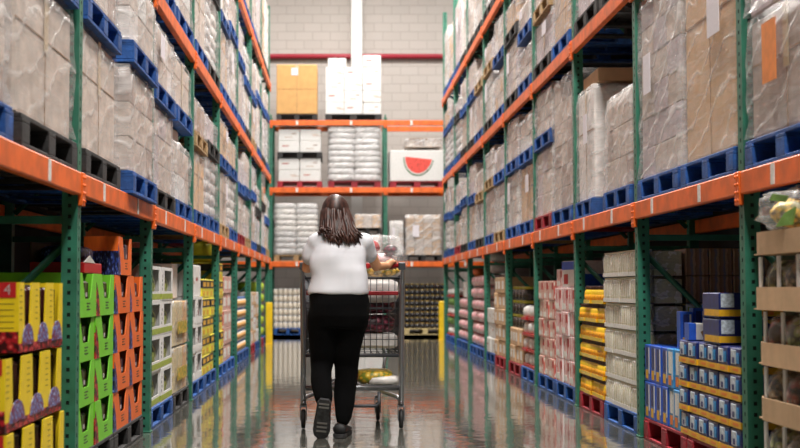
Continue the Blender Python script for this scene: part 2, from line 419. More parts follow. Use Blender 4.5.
def at(side, y, z, face):
    """a thing whose front is local -y: 'left' faces +x at x=-face, 'right' faces -x at x=face; y = distance down the aisle"""
    if side == 'left': return (-face, y, z)
    if side == 'right': return (face, y, z)
ORD = ['first', 'second', 'third', 'fourth', 'fifth', 'sixth', 'seventh', 'eighth', 'ninth', 'tenth', 'eleventh', 'twelfth']
def tier_word(i, n):
    if n == 1: return 'only layer'
    if i == n-1: return 'top layer'
    if i == 0: return 'bottom layer'
    return ORD[i] + ' layer up'
def col_word(i, n):
    if n == 1: return ''
    if n == 2: return ('near column', 'far column')[i]
    if i == 0: return 'nearest column'
    if i == n-1: return 'farthest column'
    return ORD[i] + ' column back'
# ------------------------------------------------------------------ camera and projection check
H0 = 1.0; FPX = 1250.0
cam = bpy.data.cameras.new('camera'); camo = bpy.data.objects.new('camera', cam); C.objects.link(camo)
cam.sensor_width = 36; cam.lens = FPX*36/800; cam.clip_end = 200
camo.location = (0, 0, H0); camo.rotation_euler = (R(90)+math.atan(65/FPX), 0, 0); cam.shift_x = 61/800
cam.dof.use_dof = True; cam.dof.focus_distance = 8.4; cam.dof.aperture_fstop = 2.6
bpy.context.scene.camera = camo
def px(X, Y, Z): return (339+FPX*X/Y, 289-FPX*(Z-H0)/Y)

# ------------------------------------------------------------------ the setting
LF, RF = 1.32, 2.03                    # aisle faces of the left and right racks
BACKY = 29.6
def shell(name, mb): return struct(mb.obj(name))
shell('floor', MB().box(-2.8, 3.5, -9, BACKY+.2, -.1, 0, 'floor'))
fx = MB(); fx.box(-9, 9, 24.7, BACKY+.2, -.1, 0, 'floor'); shell('floor_cross_aisle', fx).location = (0, 0, 0)
bpy.data.objects['floor_cross_aisle'].name = 'floor_back'
bpy.data.objects['floor'].data.transform(Matrix.Identity(4))
shell('wall_back', MB().box(-9, 9, BACKY, BACKY+.2, 0, 9.6, 'block'))
shell('shade_wall_left', MB().box(-2.75, -2.65, -9, 24.7, 0, 9.6, 'shade_wall'))  # added dark wall, stops light leaking into the bays from behind
shell('shade_wall_right', MB().box(3.4, 3.5, -9, 24.7, 0, 9.6, 'shade_wall'))  # likewise added to keep the right bays dark
shell('wall_front', MB().box(-2.8, 3.5, -9.2, -9, 0, 9.6, 'block'))
shell('ceiling', MB().box(-9, 9, -9.2, BACKY+.2, 9.6, 9.8, 'ceiling'))
tag(MB().tube([(-6, BACKY-.1, 6.53), (6, BACKY-.1, 6.53)], .062, 'pipe_red', 12).obj('wall_pipe'), 'dark red horizontal pipe running along the grey block wall', 'pipe')
tag(MB().box(.29, .55, BACKY-.2, BACKY, 0, 9.5, 'pipe_white').obj('wall_column'), 'white vertical pipe column against the block wall above the stacked white cartons', 'column')

# lamps: rows of high-bay fixtures under the ceiling
def lamp(x, y, w, l, power):
    o = MB().box(x-w/2-.05, x+w/2+.05, y-l/2-.05, y+l/2+.05, 9.06, 9.2, 'lamp_housing').obj('ceiling_light')
    tag(o, 'white high-bay lamp hanging under the ceiling', 'lamp', 'high-bay lamps')
    for s in (-1, 1):
        MB().tube([(x, y+s*l*.35, 9.2), (x, y+s*l*.35, 9.6)], .012, 'lamp_housing', 6).obj('hanger', o)
    MB().box(x-w/2, x+w/2, y-l/2, y+l/2, 9.052, 9.06, 'lamp_panel').obj('lamp_panel', o)
    la = bpy.data.lights.new('lamp_light', 'AREA'); la.shape = 'RECTANGLE'; la.size = w; la.size_y = l; la.energy = power; la.color = (1, .955, .9)
    lo = bpy.data.objects.new('lamp_light', la); C.objects.link(lo); lo.location = (x, y, 9.04)
LAMPS = [(1.0, y, 1.0, 2.4, 500) for y in (-4, 1, 6, 11, 16, 21)] + [(x, 26.0, 2.6, 1.0, 260) for x in (-4.5, .35, 5.2)]
for a in LAMPS: lamp(*a)
w = bpy.data.worlds.new('world'); bpy.context.scene.world = w; w.use_nodes = True
w.node_tree.nodes['Background'].inputs[0].default_value = (.5, .55, .6, 1); w.node_tree.nodes['Background'].inputs[1].default_value = .004

# ------------------------------------------------------------------ pallet racks
LY = [6.34+2.475*(k-1) for k in range(9)]      # post centres down the aisle, k = 1 is the first one seen
RY = [6.29+2.24*(k-1) for k in range(10)]
LEV = {'left': (1.59, 3.165, 4.92), 'right': (1.59, 3.15, 4.70), 'back': (1.60, 3.22, 4.70)}
def post_mesh(h, holes=True):
    mb = MB(); hw = .04
    def face(o, u):      # o: point on the face at mid width, u: direction of width
        P = lambda a, z: (o[0]+u[0]*a, o[1]+u[1]*a, z)
        hh, pitch, r = .019, .055, .0085
        mb.add([P(-hw,0),P(-r,0),P(-r,h),P(-hw,h)], [(0,1,2,3)], 'green_steel'); mb.add([P(r,0),P(hw,0),P(hw,h),P(r,h)], [(0,1,2,3)], 'green_steel')
        z = 0; vs = []; fs = []
        while z < h:
            z1 = min(h, z+pitch-hh); k = len(vs); vs += [P(-r,z),P(r,z),P(r,z1),P(-r,z1)]; fs.append((k,k+1,k+2,k+3)); z += pitch
        mb.add(vs, fs, 'green_steel')
    if holes:
        face((0,0), (1,0)); face((hw,hw), (0,1)); face((-hw,hw), (0,-1))
        mb.add([(hw,.08,0),(-hw,.08,0),(-hw,.08,h),(hw,.08,h)], [(0,1,2,3)], 'green_steel')
        mb.box(-hw+.006, hw-.006, .006, .074, 0, h, 'hole_shade')  # near-black core paints the hollow's shade behind the holes
    else: mb.box(-hw, hw, 0, .08, 0, h, 'green_steel')
    return mb
def beam_mesh(l, h=.115):
    mb = MB()                                           # open channel with lips, front at y=-.018
    mb.bbox(-l/2, l/2, -.018, .03, -h, 0, 'orange_steel', .006)
    return mb
def conn_mesh():
    mb = MB(); mb.bbox(-.019, .019, -.024, .0, -.17, .0, 'orange_steel', .004)
    for z in (-.145, -.105, -.065, -.025): mb.ellip((0, -.024, z), (.009, .007, .009), 'orange_steel', 8, 5)
    return mb
def rack(name, label, ys, face, levs, side, h=6.4, depth=1.06):
    root = tag(empty(name, (0, 0, 0)), label, 'pallet rack')
    rz = RZ[side]; sg = {'left': -1, 'right': 1}.get(side)
    def W(y, d, z):                                     # y along the rack, d depth behind the aisle face
        return (sg*(face+d), y, z) if sg else (y, face+d, z)
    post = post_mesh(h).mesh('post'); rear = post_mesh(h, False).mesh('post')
    base = MB().bbox(-.048, .048, -.008, .1, 0, .012, 'green_steel', .003).mesh('base_plate')
    conn = conn_mesh().mesh('beam_connector')
    tagm = MB().box(-.024, .024, -.0225, -.0185, -.105, -.006, 'tag_white').mesh('price_tag')
    def put(nm, me, loc, parent=root, rot=rz):
        o = bpy.data.objects.new(nm, me); C.objects.link(o); o.parent = parent; o.location = loc; o.rotation_euler = (0, 0, rot); return o
    for k, y in enumerate(ys):
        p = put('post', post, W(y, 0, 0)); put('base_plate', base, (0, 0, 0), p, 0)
        p = put('post', rear, W(y, depth-.08, 0)); put('base_plate', base, (0, 0, 0), p, 0)
        z = .15
        while z < h-.3:                                  # frame bracing: a level tie, then a diagonal rising towards the aisle
            o = MB().box(-.015, .015, .075, depth-.075, -.02, .02, 'green_steel').obj('frame_tie', root)
            o.location = W(y, 0, z); o.rotation_euler = (0, 0, rz)
            b = MB(); b.tube([(0, .07, .98), (0, depth-.09, .08)], .02, 'green_steel', 4); o = b.obj('frame_brace', root)
            o.location = W(y, 0, z+.1); o.rotation_euler = (0, 0, rz); z += 1.2
    for k in range(len(ys)-1):
        l = ys[k+1]-ys[k]; bm = beam_mesh(l-.07).mesh('beam')
        for li, zt in enumerate(levs):
            for d in (0, depth):
                o = put('beam', bm, W((ys[k]+ys[k+1])/2, d, zt), rot=rz if d == 0 else rz+math.pi)
                if d == 0:
                    for e in (-1, 1): put('beam_connector', conn, (e*(l/2-.02), 0, 0), o, 0)
                    if li == 0 or side == 'back':
                        for t in (-.27, .2): put('price_tag', tagm, (t*l, 0, 0), o, 0)
    return root
rack('pallet_rack', 'green and orange steel pallet rack along the left side of the aisle', LY, LF, LEV['left'], 'left')
rack('pallet_rack', 'green and orange steel pallet rack along the right side of the aisle', RY, RF, LEV['right'], 'right')
rack('pallet_rack', 'green and orange steel pallet rack across the end of the aisle by the block wall', [-4.0, -1.5, 1.02, 3.5, 6.0], 27.3, LEV['back'], 'back', h=4.75)
# yellow guards at the far rack ends
for (x, y, lab) in ((-1.26, 22.6, 'yellow guard post at the far end of the left rack'), (2.01, 24.47, 'yellow guard post at the far end of the right rack')):
    o = tag(MB().bbox(x-.06, x+.06, y-.06, y+.06, .0, .76, 'yellow_paint', .015).obj('guard_post'), lab, 'guard post')
    MB().bbox(x-.065, x+.065, y-.08, y+.08, 0, .02, 'yellow_paint', .004).obj('base_plate', o)

# ------------------------------------------------------------------ pallets
PAL = {}
PCOL = {'blue': ('blue_wood', 'blue'), 'black': ('black_wood', 'black'), 'red': ('red_wood', 'red'), 'wood': ('bare_wood', 'bare'), 'pale': ('pale_wood', 'pale yellow')}
def pallet_proto(col, near):
    if (col, near) in PAL: return PAL[(col, near)]
    m = PCOL[col][0]; w, d, h = 1.0, 1.0, .14
    deck = MB(); bot = MB(); blocks = []
    for i in range(6):
        y = .005+i*.168; deck.bbox(-w/2, w/2, y, y+.15, h-.02, h, m, .003)
    for x in (-w/2, -.06, w/2-.12): deck.bbox(x, x+.12, 0, d, h-.036, h-.02, m, .002)
    for x in (-w/2, -.06, w/2-.12): bot.bbox(x, x+.12, 0, d, 0, .018, m, .002)
    bot.bbox(-w/2+.12, -.06, 0, .1, 0, .018, m, .002); bot.bbox(.06, w/2-.12, 0, .1, 0, .018, m, .002)
    bot.bbox(-w/2+.12, -.06, d-.1, d, 0, .018, m, .002); bot.bbox(.06, w/2-.12, d-.1, d, 0, .018, m, .002)
    for x in (-w/2, -.06, w/2-.12):
        for y in (0, d/2-.06, d-.12): blocks.append((x, y))
    if near:
        p = Proto('pallet'); p.part('deck', deck); p.part('bottom_board', bot)
        for (x, y) in blocks: p.part('block', MB().bbox(x, x+.12, y, y+.12, .018, h-.036, m, .004))
    else:
        for (x, y) in blocks: deck.box(x, x+.12, y, y+.12, .018, h-.036, m)
        deck.v += []; o = len(deck.v); deck.v += bot.v; k = deck.mid(m)
        for f in bot.f: deck.f.append(tuple(i+o for i in f)); deck.mi.append(k); deck.sm.append(False)
        p = Proto('pallet', deck)
    PAL[(col, near)] = p; return p
PALG = {}
def pallet(side, yc, z, face, w, col, where, near=None, sw=None):
    if near is None: near = yc < 12.5 and side != 'back'
    loc = at(side, yc, z, face) if side != 'back' else (yc, face, z)
    return pallet_proto(col, near).inst(loc, RZ[side], f'{PCOL[col][1]} wooden pallet {where}', 'pallet', 'pallets', sc=(w, .98, 1))

# ------------------------------------------------------------------ stretch-wrapped loads
LOADP = {}
def film_shell(w, d, h, seed, amp=.02, m='film'):
    mb = MB(); nx, ny, nz = 12, 10, max(6, int(h/.09))
    ring = [(-w/2+w*i/nx, 0) for i in range(nx)] + [(w/2, d*i/ny) for i in range(ny)] + [(w/2-w*i/nx, d) for i in range(nx)] + [(-w/2, d-d*i/ny) for i in range(ny)]
    n = len(ring); vs = []; fs = []
    for j in range(nz+1):
        for i, (x, y) in enumerate(ring):
            z = h*j/nz
            q = mnoise.noise(Vector((x*4+seed*7.3, y*4, z*7+seed)))*.6 + mnoise.noise(Vector((x*13+seed, y*13+z*9, z*22)))*.4
            o = amp*(.55+q) if j else max(amp*(.55+q)+.012, .006)
            cx, cy = x, y-d/2; r = math.hypot(cx, cy)
            if j == 0: z = .006 + .02*abs(mnoise.noise(Vector((x*9+seed, y*9, 1))))
            if j == nz: o -= .01
            vs.append((x + (o if x > w/2-.001 else -o if x < -w/2+.001 else 0), y + (o if y > d-.001 else -o if y < .001 else 0), z + (.006 if j == nz else 0)))
    for j in range(nz):
        for i in range(n): fs.append((j*n+i, j*n+(i+1) % n, (j+1)*n+(i+1) % n, (j+1)*n+i))
    mb.add(vs, fs, m, True)
    # sheet folded over the top
    t0 = nz*n; mb.f.append(tuple(range(t0, t0+n))); mb.mi.append(0); mb.sm.append(False)
    return mb
def carton_grid(mb, w, d, h, nx, ny, nz, mats, seed, jit=.006, drop=.0):
    r = random.Random(seed)
    dx, dy, dz = w/nx, d/ny, h/nz
    for k in range(nz):
        for i in range(nx):
            for j in range(ny):
                if k == nz-1 and r.random() < drop: continue
                x = -w/2+i*dx; y = j*dy; z = k*dz
                a, b, c = (r.uniform(0, jit) for _ in range(3))
                mb.bbox(x+.003+a, x+dx-.003-b, y+.003+c, y+dy-.003, z+.001, z+dz-.002, mats[r.randrange(len(mats))], .006)
def load_proto(kind, base, h, w=1.0, seed=0):
    key = (kind, base, round(h, 2), w, seed)
    if key in LOADP: return LOADP[key]
    d = .98; p = Proto('wrapped_load'); r = random.Random(hash(key[2:]) % 9999+seed)
    alt = {'greige': ['greige', 'greige', 'taupe'], 'lilac': ['lilac', 'lilac', 'greige'], 'taupe': ['taupe', 'greige', 'kraft_dark'], 'offwhite': ['offwhite', 'white_card', 'greige'], 'kraft': ['kraft', 'kraft', 'greige'], 'bag_silver': ['bag_silver'], 'bag_white': ['bag_white', 'bag_silver']}[base]
    mb = MB()
    if kind == 'cartons':
        carton_grid(mb, w-.03, d-.02, h-.01, r.choice((3, 4)), 3, max(1, round(h/r.choice((.17, .21, .26)))), alt, seed, drop=.1)
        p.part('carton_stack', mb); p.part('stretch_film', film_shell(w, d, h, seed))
        if seed % 3 == 0: p.part('paper_sheet', MB().box(-.3, -.12, -.03, -.027, h*.45, h*.45+min(.26, h*.4), 'sheet'))
    elif kind == 'crate':                                # one big carton, flaps and tape
        hh = h-.01
        mb.bbox(-w/2+.01, w/2-.01, .01, d-.01, 0, hh, base, .012)
        mb.box(-w/2+.008, w/2-.008, .007, .011, hh*.62, hh*.63, 'kraft_dark'); mb.box(-.003, .003, .007, .011, 0, hh, 'kraft_dark')
        p.part('carton', mb); p.part('tape', MB().box(-.035, .035, .004, .0065, hh-.3, hh, 'tape'))
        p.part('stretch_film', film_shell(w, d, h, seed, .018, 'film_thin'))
        if seed == 5: p.part('orange_sheet', MB().box(-.22, -.03, -.032, -.029, .24, .53, 'orange_sheet'))
        if seed % 2 == 0: p.part('paper_sheet', MB().box(.08, .3, -.03, -.027, h*.5, h*.5+min(.24, h*.3), 'sheet'))
    elif kind == 'bags':
        n = max(2, round(h/.13)); dz = h/n
        for k in range(n):
            for i in range(2):
                for j in range(2):
                    mb.ellip((-w/4+i*w/2+r.uniform(-.01,.01), d/4+j*d/2, k*dz+dz*.66), (w/4+.012, d/4, dz*.6), alt[r.randrange(len(alt))], 18, 9, p=.45, nz=.05, seed=r.random()*50)
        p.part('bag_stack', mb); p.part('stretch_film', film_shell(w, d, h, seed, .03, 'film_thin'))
    elif kind == 'mixed':                                # wrapped stack with an open, torn top
        h1 = h*.72
        carton_grid(mb, w-.03, d-.02, h1, 4, 3, max(1, round(h1/.2)), alt, seed)
        carton_grid(mb, (w-.03)*.6, (d-.02)*.8, .001, 1, 1, 1, alt, seed)
        p.part('carton_stack', mb)
        t = MB(); t.bbox(-w*.42, w*.12, .05, d*.8, h1+.01, h, alt[-1], .01, mx=None); t.bbox(w*.14, w*.46, .08, d*.7, h1+.01, h1+(h-h1)*.7, alt[0], .01)
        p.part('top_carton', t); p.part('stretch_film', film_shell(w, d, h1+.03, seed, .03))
    LOADP[key] = p; return p
KW = {'greige': 'grey-beige', 'lilac': 'lilac-grey', 'taupe': 'brown-grey', 'offwhite': 'whitish', 'kraft': 'tan', 'bag_silver': 'silvery', 'bag_white': 'white'}
KK = {'cartons': 'wrapped carton load', 'crate': 'wrapped big-carton load', 'bags': 'wrapped sack load', 'mixed': 'loose-topped wrapped load'}
def load(side, yc, z, face, w, h, kind, base, where, seed, wn=None):
    loc = at(side, yc, z, face) if side != 'back' else (yc, face, z)
    return load_proto(kind, base, h, 1.0, seed).inst(loc, RZ[side], f'{KW[base]} {KK[kind]} {where}', 'pallet load', 'wrapped loads', sc=(w, 1, 1))

LVN = ('first beam level', 'second beam level', 'top beam level')
vr = random.Random(77)
def shelf(side, ys, b, lvl, pos, spec, w=None, shift=0, face=None):
    """spec: list from the bottom up of (pallet colour, kind, colour, load height, seed)"""
    y0, y1 = ys[b]+.06, ys[b+1]-.06; half = (y1-y0)/2
    ww = w or (half-.05)*vr.uniform(.88, 1.0); yc = y0+half*(.5+pos)+shift
    z = LEV[side][lvl]+.001; fc = face or {'left': LF, 'right': RF}[side]-.01
    bay = ('nearest bay', 'second bay', 'third bay', 'fourth bay', 'fifth bay', 'sixth bay', 'seventh bay', 'eighth bay', 'farthest bay')[b]
    n = len(spec)
    for i, (pc, kind, base, h, seed) in enumerate(spec):
        ud = '' if n == 1 else ('lower, ', 'upper, ')[i]
        top = px(fc, ys[b], z)[1]
        wh = f'{ud}{("nearer", "farther")[pos]} half, {bay}, {LVN[lvl]}, {side} rack'
        if pc is None: z -= .141
        elif px(0, yc+half/2, z)[1] > -4:
            pallet(side, yc, z, fc, ww, pc, wh)
        if px(0, yc+half/2, z+.14)[1] > -2:
            load(side, yc, z+.141, fc+.03, ww-.01, h, kind, base, wh, seed)
        z += .141+h+.016
rs = random.Random(21)
def rspec(lvl, side, far, h):
    pc = rs.choices(['blue', 'black', 'red', 'wood'], [6, 2.5, 1, 1])[0]
    kind = rs.choices(['cartons', 'crate', 'bags', 'mixed'], [6, 1.5, 1, 1.2])[0]
    base = rs.choice(['greige', 'lilac', 'offwhite', 'greige', 'taupe', 'kraft'] if not far else ['offwhite', 'offwhite', 'greige', 'lilac', 'bag_white', 'kraft'])
    if kind in ('crate', 'mixed') and base in ('bag_white',): base = 'offwhite'
    if kind == 'bags': base = rs.choice(['bag_white', 'bag_silver'])
    return (pc, kind, base, round(h*rs.choice((.7, .85, .92, 1.0)), 2) if lvl != 2 else h, rs.randrange(3))
# left rack, first level
shelf('left', LY, 0, 0, 0, [('blue', 'cartons', 'greige', .64, 1)], w=1.02, shift=-.02)
shelf('left', LY, 0, 0, 1, [('black', 'crate', 'greige', .66, 1), ('blue', 'cartons', 'taupe', .45, 1)], w=1.1, shift=-.0)
shelf('left', LY, 1, 0, 0, [('black', 'crate', 'greige', .66, 3), ('blue', 'cartons', 'greige', .45, 1)], w=1.02, shift=-.02)
shelf('left', LY, 1, 0, 1, [('blue', 'cartons', 'greige', .66, 4), ('blue', 'cartons', 'offwhite', .45, 2)], w=1.03, shift=.04, face=LF-.05)
shelf('left', LY, 2, 0, 0, [('black', 'cartons', 'lilac', .62, 2), ('blue', 'cartons', 'offwhite', .45, 0)])
shelf('left', LY, 2, 0, 1, [('blue', 'mixed', 'offwhite', .62, 1), ('blue', 'crate', 'greige', .42, 3)])
for b in range(3, 8):
    for pos in (0, 1):
        shelf('left', LY, b, 0, pos, [rspec(0, 'left', b > 4, .62), rspec(0, 'left', b > 4, rs.choice((.36, .46)))])
for b in range(2, 8):
    for pos in (0, 1):
        shelf('left', LY, b, 1, pos, [rspec(1, 'left', b > 3, .8), rspec(1, 'left', b > 3, .5)])
for b in range(4, 8):
    for pos in (0, 1):
        shelf('left', LY, b, 2, pos, [rspec(2, 'left', True, 1.25)])
# right rack, first level
shelf('right', RY, 0, 0, 1, [('blue', 'crate', 'taupe', .60, 5), (None, 'cartons', 'lilac', .45, 2)], w=1.0)
shelf('right', RY, 1, 0, 0, [('blue', 'crate', 'kraft', 1.28, 4)], w=.99)
shelf('right', RY, 1, 0, 1, [('blue', 'cartons', 'lilac', 1.22, 0)], w=1.02)
shelf('right', RY, 2, 0, 0, [('blue', 'cartons', 'greige', .70, 1)], w=.87)
shelf('right', RY, 2, 0, 1, [('blue', 'crate', 'offwhite', .92, 4)], w=.68, shift=.17)
tag(MB().bbox(-.25, .25, 0, .6, 0, .11, 'kraft', .006).obj('flat_carton'), 'flat tan carton lying on the whitish load, third bay, first beam level, right rack', 'carton').location = (RF+.32, 10.06, 2.685)
shelf('right', RY, 3, 0, 0, [('blue', 'cartons', 'greige', 1.2, 2)], w=1.02)
shelf('right', RY, 3, 0, 1, [('red', 'cartons', 'lilac', .66, 2), ('blue', 'cartons', 'greige', .44, 1)])
shelf('right', RY, 4, 0, 0, [('blue', 'crate', 'kraft', .62, 2), ('blue', 'mixed', 'offwhite', .45, 1)])
shelf('right', RY, 4, 0, 1, [('blue', 'cartons', 'offwhite', .62, 0), ('blue', 'cartons', 'greige', .48, 2)])
for b in range(5, 9):
    for pos in (0, 1):
        shelf('right', RY, b, 0, pos, [rspec(0, 'right', True, .6), rspec(0, 'right', True, rs.choice((.36, .46)))])
for b in range(2, 9):
    for pos in (0, 1):
        shelf('right', RY, b, 1, pos, [rspec(1, 'right', b > 4, .62), rspec(1, 'right', b > 4, rs.choice((.3, .45)))])
for b in range(5, 9):
    for pos in (0, 1):
        shelf('right', RY, b, 2, pos, [rspec(2, 'right', True, 1.1)])
# ------------------------------------------------------------------ the end rack's loads
BF = 27.32
def bx(p): return (p-339)*BF/FPX
def bz(p): return H0+(289-p)*BF/FPX
def bload(x0, x1, z, h, kind, base, seed, pc, where):
    w = bx(x1)-bx(x0); xc = (bx(x0)+bx(x1))/2
    if pc: pallet('back', xc, z, BF, w, pc, where); z += .141
    load('back', xc, z, BF, w-.02, h, kind, base, where, seed); return z+h
Z1, Z2, Z3 = (q+.001 for q in LEV['back'])
# top beam
w = bx(317)-bx(276)
pallet('back', (bx(276)+bx(317))/2, Z3, BF, w, 'black', 'under the golden carton on the end rack top beam')
p = Proto('big_carton'); mb = MB(); mb.bbox(-w/2, w/2, 0, .95, 0, 1.1, 'kraft_gold', .015); mb.box(-.004, .004, -.003, 0, 0, 1.1, 'kraft_dark'); mb.box(-w/2, w/2, -.003, 0, .55, .556, 'kraft_dark')
p.part('carton', mb); p.part('tape', MB().box(-.04, .04, -.004, -.0005, .85, 1.1, 'tape')); p.part('paper_sheet', MB().box(-.12, .02, -.006, -.004, .86, 1.02, 'sheet'))
p.inst(((bx(276)+bx(317))/2, BF, Z3+.141), 0, 'plain golden-tan cardboard carton on the top beam of the end rack, left', 'carton')
w = bx(382)-bx(325); xc = (bx(325)+bx(382))/2
pallet('back', xc, Z3, BF, w, 'black', 'under the tall white carton stack on the end rack top beam')
p = Proto('carton_stack'); r5 = random.Random(5)
def white_case(w, d, h, m='white_card', marks=True, seed=0):
    mb = MB(); mb.bbox(-w/2, w/2, 0, d, 0, h, m, .008); r = random.Random(seed)
    if marks:
        for q in range(2):
            x = r.uniform(-w*.4, w*.15); z = h*r.uniform(.2, .6); mb.box(x, x+w*r.uniform(.2, .4), -.002, 0, z, z+h*.09, r.choice(('taupe', 'greige', 'greige', 'lid_red' if seed == 1 else 'lilac')))
    return mb
WCASE = [Proto('white_carton', white_case(.4, .5, .26, seed=q)) for q in range(3)]
for k in range(4):
    for i in range(3):
        WCASE[(k+i) % 3].inst((xc+(i-1)*.41, BF+.02+rs.uniform(0, .02), Z3+.142+k*.262), rs.uniform(-.02, .02), f'white printed carton, {tier_word(k,5)}, {("left","middle","right")[i]} column, end rack top beam stack', 'carton', 'white cartons on the end rack')
for k, (i, lab) in enumerate([(0, 'left'), (2, 'right')]):
    WCASE[k].inst((xc+(i-1)*.41+(0.0 if i else .05), BF+.03, Z3+.142+4*.262), 0, f'white printed carton, topmost {lab} one on the end rack top beam stack', 'carton', 'white cartons on the end rack', sc=(1, 1, .75 if i == 0 else 1))
# middle beam
for t, (z, pc) in enumerate(((Z2, 'red'), (Z2+.141+.5, 'black'))):
    x = (bx(277)+bx(322))/2; ww = bx(322)-bx(277)
    pallet('back', x, z, BF, ww, pc, f'under the {("lower","upper")[t]} white carton layer, left on the end rack middle beam')
    for i in range(2):
        for k in range(2):
            WCASE[(i+k+t) % 3].inst((x+(i-.5)*.47, BF+.02, z+.142+k*.252), 0, f'white carton, {("left","right")[i]}, {("lower","upper")[k]} row, on {("red","black")[t]} pallet, end rack middle beam', 'carton', 'white cartons on the end rack', sc=(1.14, 1, .95), tilt=(0, 0))
bload(328, 381, Z2, 1.18, 'bags', 'bag_silver', 1, 'red', 'in the middle of the end rack middle beam')
w = bx(445)-bx(390); xc = (bx(390)+bx(445))/2
pallet('back', xc, Z2, BF, w, 'red', 'under the watermelon bin on the end rack')
p = Proto('produce_bin'); mb = MB()
hb = .68
mb.bbox(-w/2, w/2, 0, .95, 0, hb, 'white_card', .012); p.part('bin_body', mb)
pr = MB(); a0, R_ = R(-168), .36
def arc(r, y, m, a=R(-172), b=R(-2), cz=.47, flat=.62):
    n = 16; pts = [(r*math.cos(a+(b-a)*i/n), cz+flat*r*math.sin(a+(b-a)*i/n)) for i in range(n+1)]
    pr.prism(pts, y, -.0005, m)
arc(.335, -.003, 'melon_green', cz=.5, flat=1.25); arc(.315, -.005, 'white_card', cz=.505, flat=1.25); arc(.295, -.007, 'melon_red', cz=.51, flat=1.25)
for q in range(9):
    x = -.22+q*.055; pr.box(x, x+.012, -.0085, -.007, .42-.09*(q % 3), .44-.09*(q % 3), 'ink')
rt = Matrix.Translation((.02, 0, .45)) @ Matrix.Rotation(R(10), 4, 'Y') @ Matrix.Translation((0, 0, -.42)); pr.v = [tuple(rt @ Vector(v)) for v in pr.v]
p.part('watermelon_print', pr)
p.inst((xc, BF, Z2+.141), 0, 'white produce bin printed with a red watermelon slice, end rack', 'produce bin')
load('back', xc+.15, Z2+.141+hb+.08, BF+.05, .8, .2, 'mixed', 'taupe', 'on top of the watermelon bin, end rack', 1)
# lower beam
bload(274, 318, Z1, 1.12, 'bags', 'bag_white', 2, 'wood', 'at the left of the end rack lower beam')
bload(322, 351, Z1, .95, 'bags', 'bag_white', 0, 'black', 'behind the woman on the end rack lower beam')
bload(354, 381.5, Z1, .45, 'cartons', 'offwhite', 1, 'black', 'lower, right of the woman, end rack lower beam')
bload(354, 381.5, Z1+.141+.452, .3, 'cartons', 'kraft', 2, 'black', 'upper, right of the woman, end rack lower beam')
bload(389, 404, Z1, .75, 'cartons', 'offwhite', 3, 'black', 'narrow, right of the green post, end rack lower beam')
bload(405, 442, Z1, .88, 'cartons', 'kraft', 6, 'black', 'at the right of the end rack lower beam')

# ------------------------------------------------------------------ end rack floor: tubs and jars
def jar_proto(name, body, lid, r, h, lidh=.02, label=None, n=12):
    mb = MB().lathe([(r*.9, 0), (r, .012), (r, h*.78), (r*.86, h-lidh)], body, n=n)
    p = Proto(name, mb)
    p.part('lid', MB().lathe([(r*.9, h-lidh), (r*.92, h-.004), (r*.8, h)], lid, n=n))
    if label: p.part('label_band', MB().lathe([(r*1.01, h*.2), (r*1.01, h*.66)], label, n=n))
    return p
WT = jar_proto('white_tub', 'tub_white', 'white_plain', .085, .135)
pallet('back', bx(288), .001, BF, bx(302)-bx(274), 'blue', 'under the white tubs at the end of the aisle')
for k in range(6):
    MB_ = None
    for i in range(6):
        WT.inst((bx(276)+i*.105-.01, BF+.1, .142+k*.146), 0, f'white tub with dark gap, {tier_word(k,6)}, {ORD[i]} from the left, end of aisle', 'tub', 'white tubs at the end of the aisle', sc=(.6, .6, 1))
JD = jar_proto('dark_jar', 'jar_dark', 'lid_gold', .052, .12, label='black_card')
pallet('back', bx(425), .001, BF, bx(446)-bx(404), 'pale', 'under the dark jars at the end of the aisle')
for k in range(8):
    for i in range(8):
        JD.inst((bx(407)+i*.112, BF+.1, .142+k*.122), 0, f'dark jar with gold lid, {tier_word(k,8)}, {ORD[i]} from the left, end of aisle', 'jar', 'dark jars at the end of the aisle')
# middle, behind the cart: pale cases
pallet('back', bx(354.5), .001, BF, bx(382)-bx(327), 'wood', 'under the cases behind the cart at the end of the aisle')
for k in range(5):
    for i in range(3):
        WCASE[(i+k) % 3].inst((bx(329)+.17+i*.405, BF+.03, .142+k*.19), 0, f'white case behind the cart, {tier_word(k,5)}, {("left","middle","right")[i]} column, end of aisle', 'carton', 'white cases at the end of the aisle', sc=(1, 1, .72))

# ------------------------------------------------------------------ product packs for the floor level
def notch(w, h, a0, a1, b0, b1, zb):       # front panel with a window open at the top: wide a0..a1 above, b0..b1 at its foot
    return [(-w/2, 0), (w/2, 0), (w/2, h), (a1, h), (b1, zb), (b0, zb), (a0, h), (-w/2, h)]
def vcase(name, w, d, h, card, pmat, pouch, tint):
    p = Proto(name); mb = MB()
    mb.prism(notch(w, h, -w*.2, w*.34, -w*.06, w*.22, h*.42), 0, .006, card)
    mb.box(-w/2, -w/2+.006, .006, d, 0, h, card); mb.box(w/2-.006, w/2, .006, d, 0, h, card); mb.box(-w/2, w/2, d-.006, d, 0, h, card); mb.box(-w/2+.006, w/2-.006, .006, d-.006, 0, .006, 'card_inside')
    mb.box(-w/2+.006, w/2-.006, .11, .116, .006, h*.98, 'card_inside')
    for q in range(3): mb.box(.01, .01+w*(.16, .12, .18)[q], -.0012, 0, h*(.3-.07*q), h*(.325-.07*q), 'ink')
    p.part('case', mb)
    pb = MB(); pb.prism([(-w/2, 0), (-w*.3, 0), (-w*.36, h*.45), (-w*.46, h*.72), (-w/2, h*.8)], -.0015, 0, pmat); pb.box(-w/2-.0015, -w/2, .0, d*.95, 0, h*.62, pmat); p.part('berry_print', pb)
    for i, x in enumerate((-w*.05, w*.17)):
        q = MB().bbox(x-w*.11, x+w*.11, .02, .1, .008, h*(.82 if i else .74), pouch, .01); q.box(x-w*.03, x+w*.035, .0185, .0198, h*.46, h*.56, 'lilac' if i else 'red_print'); p.part('pouch', q)
    return p
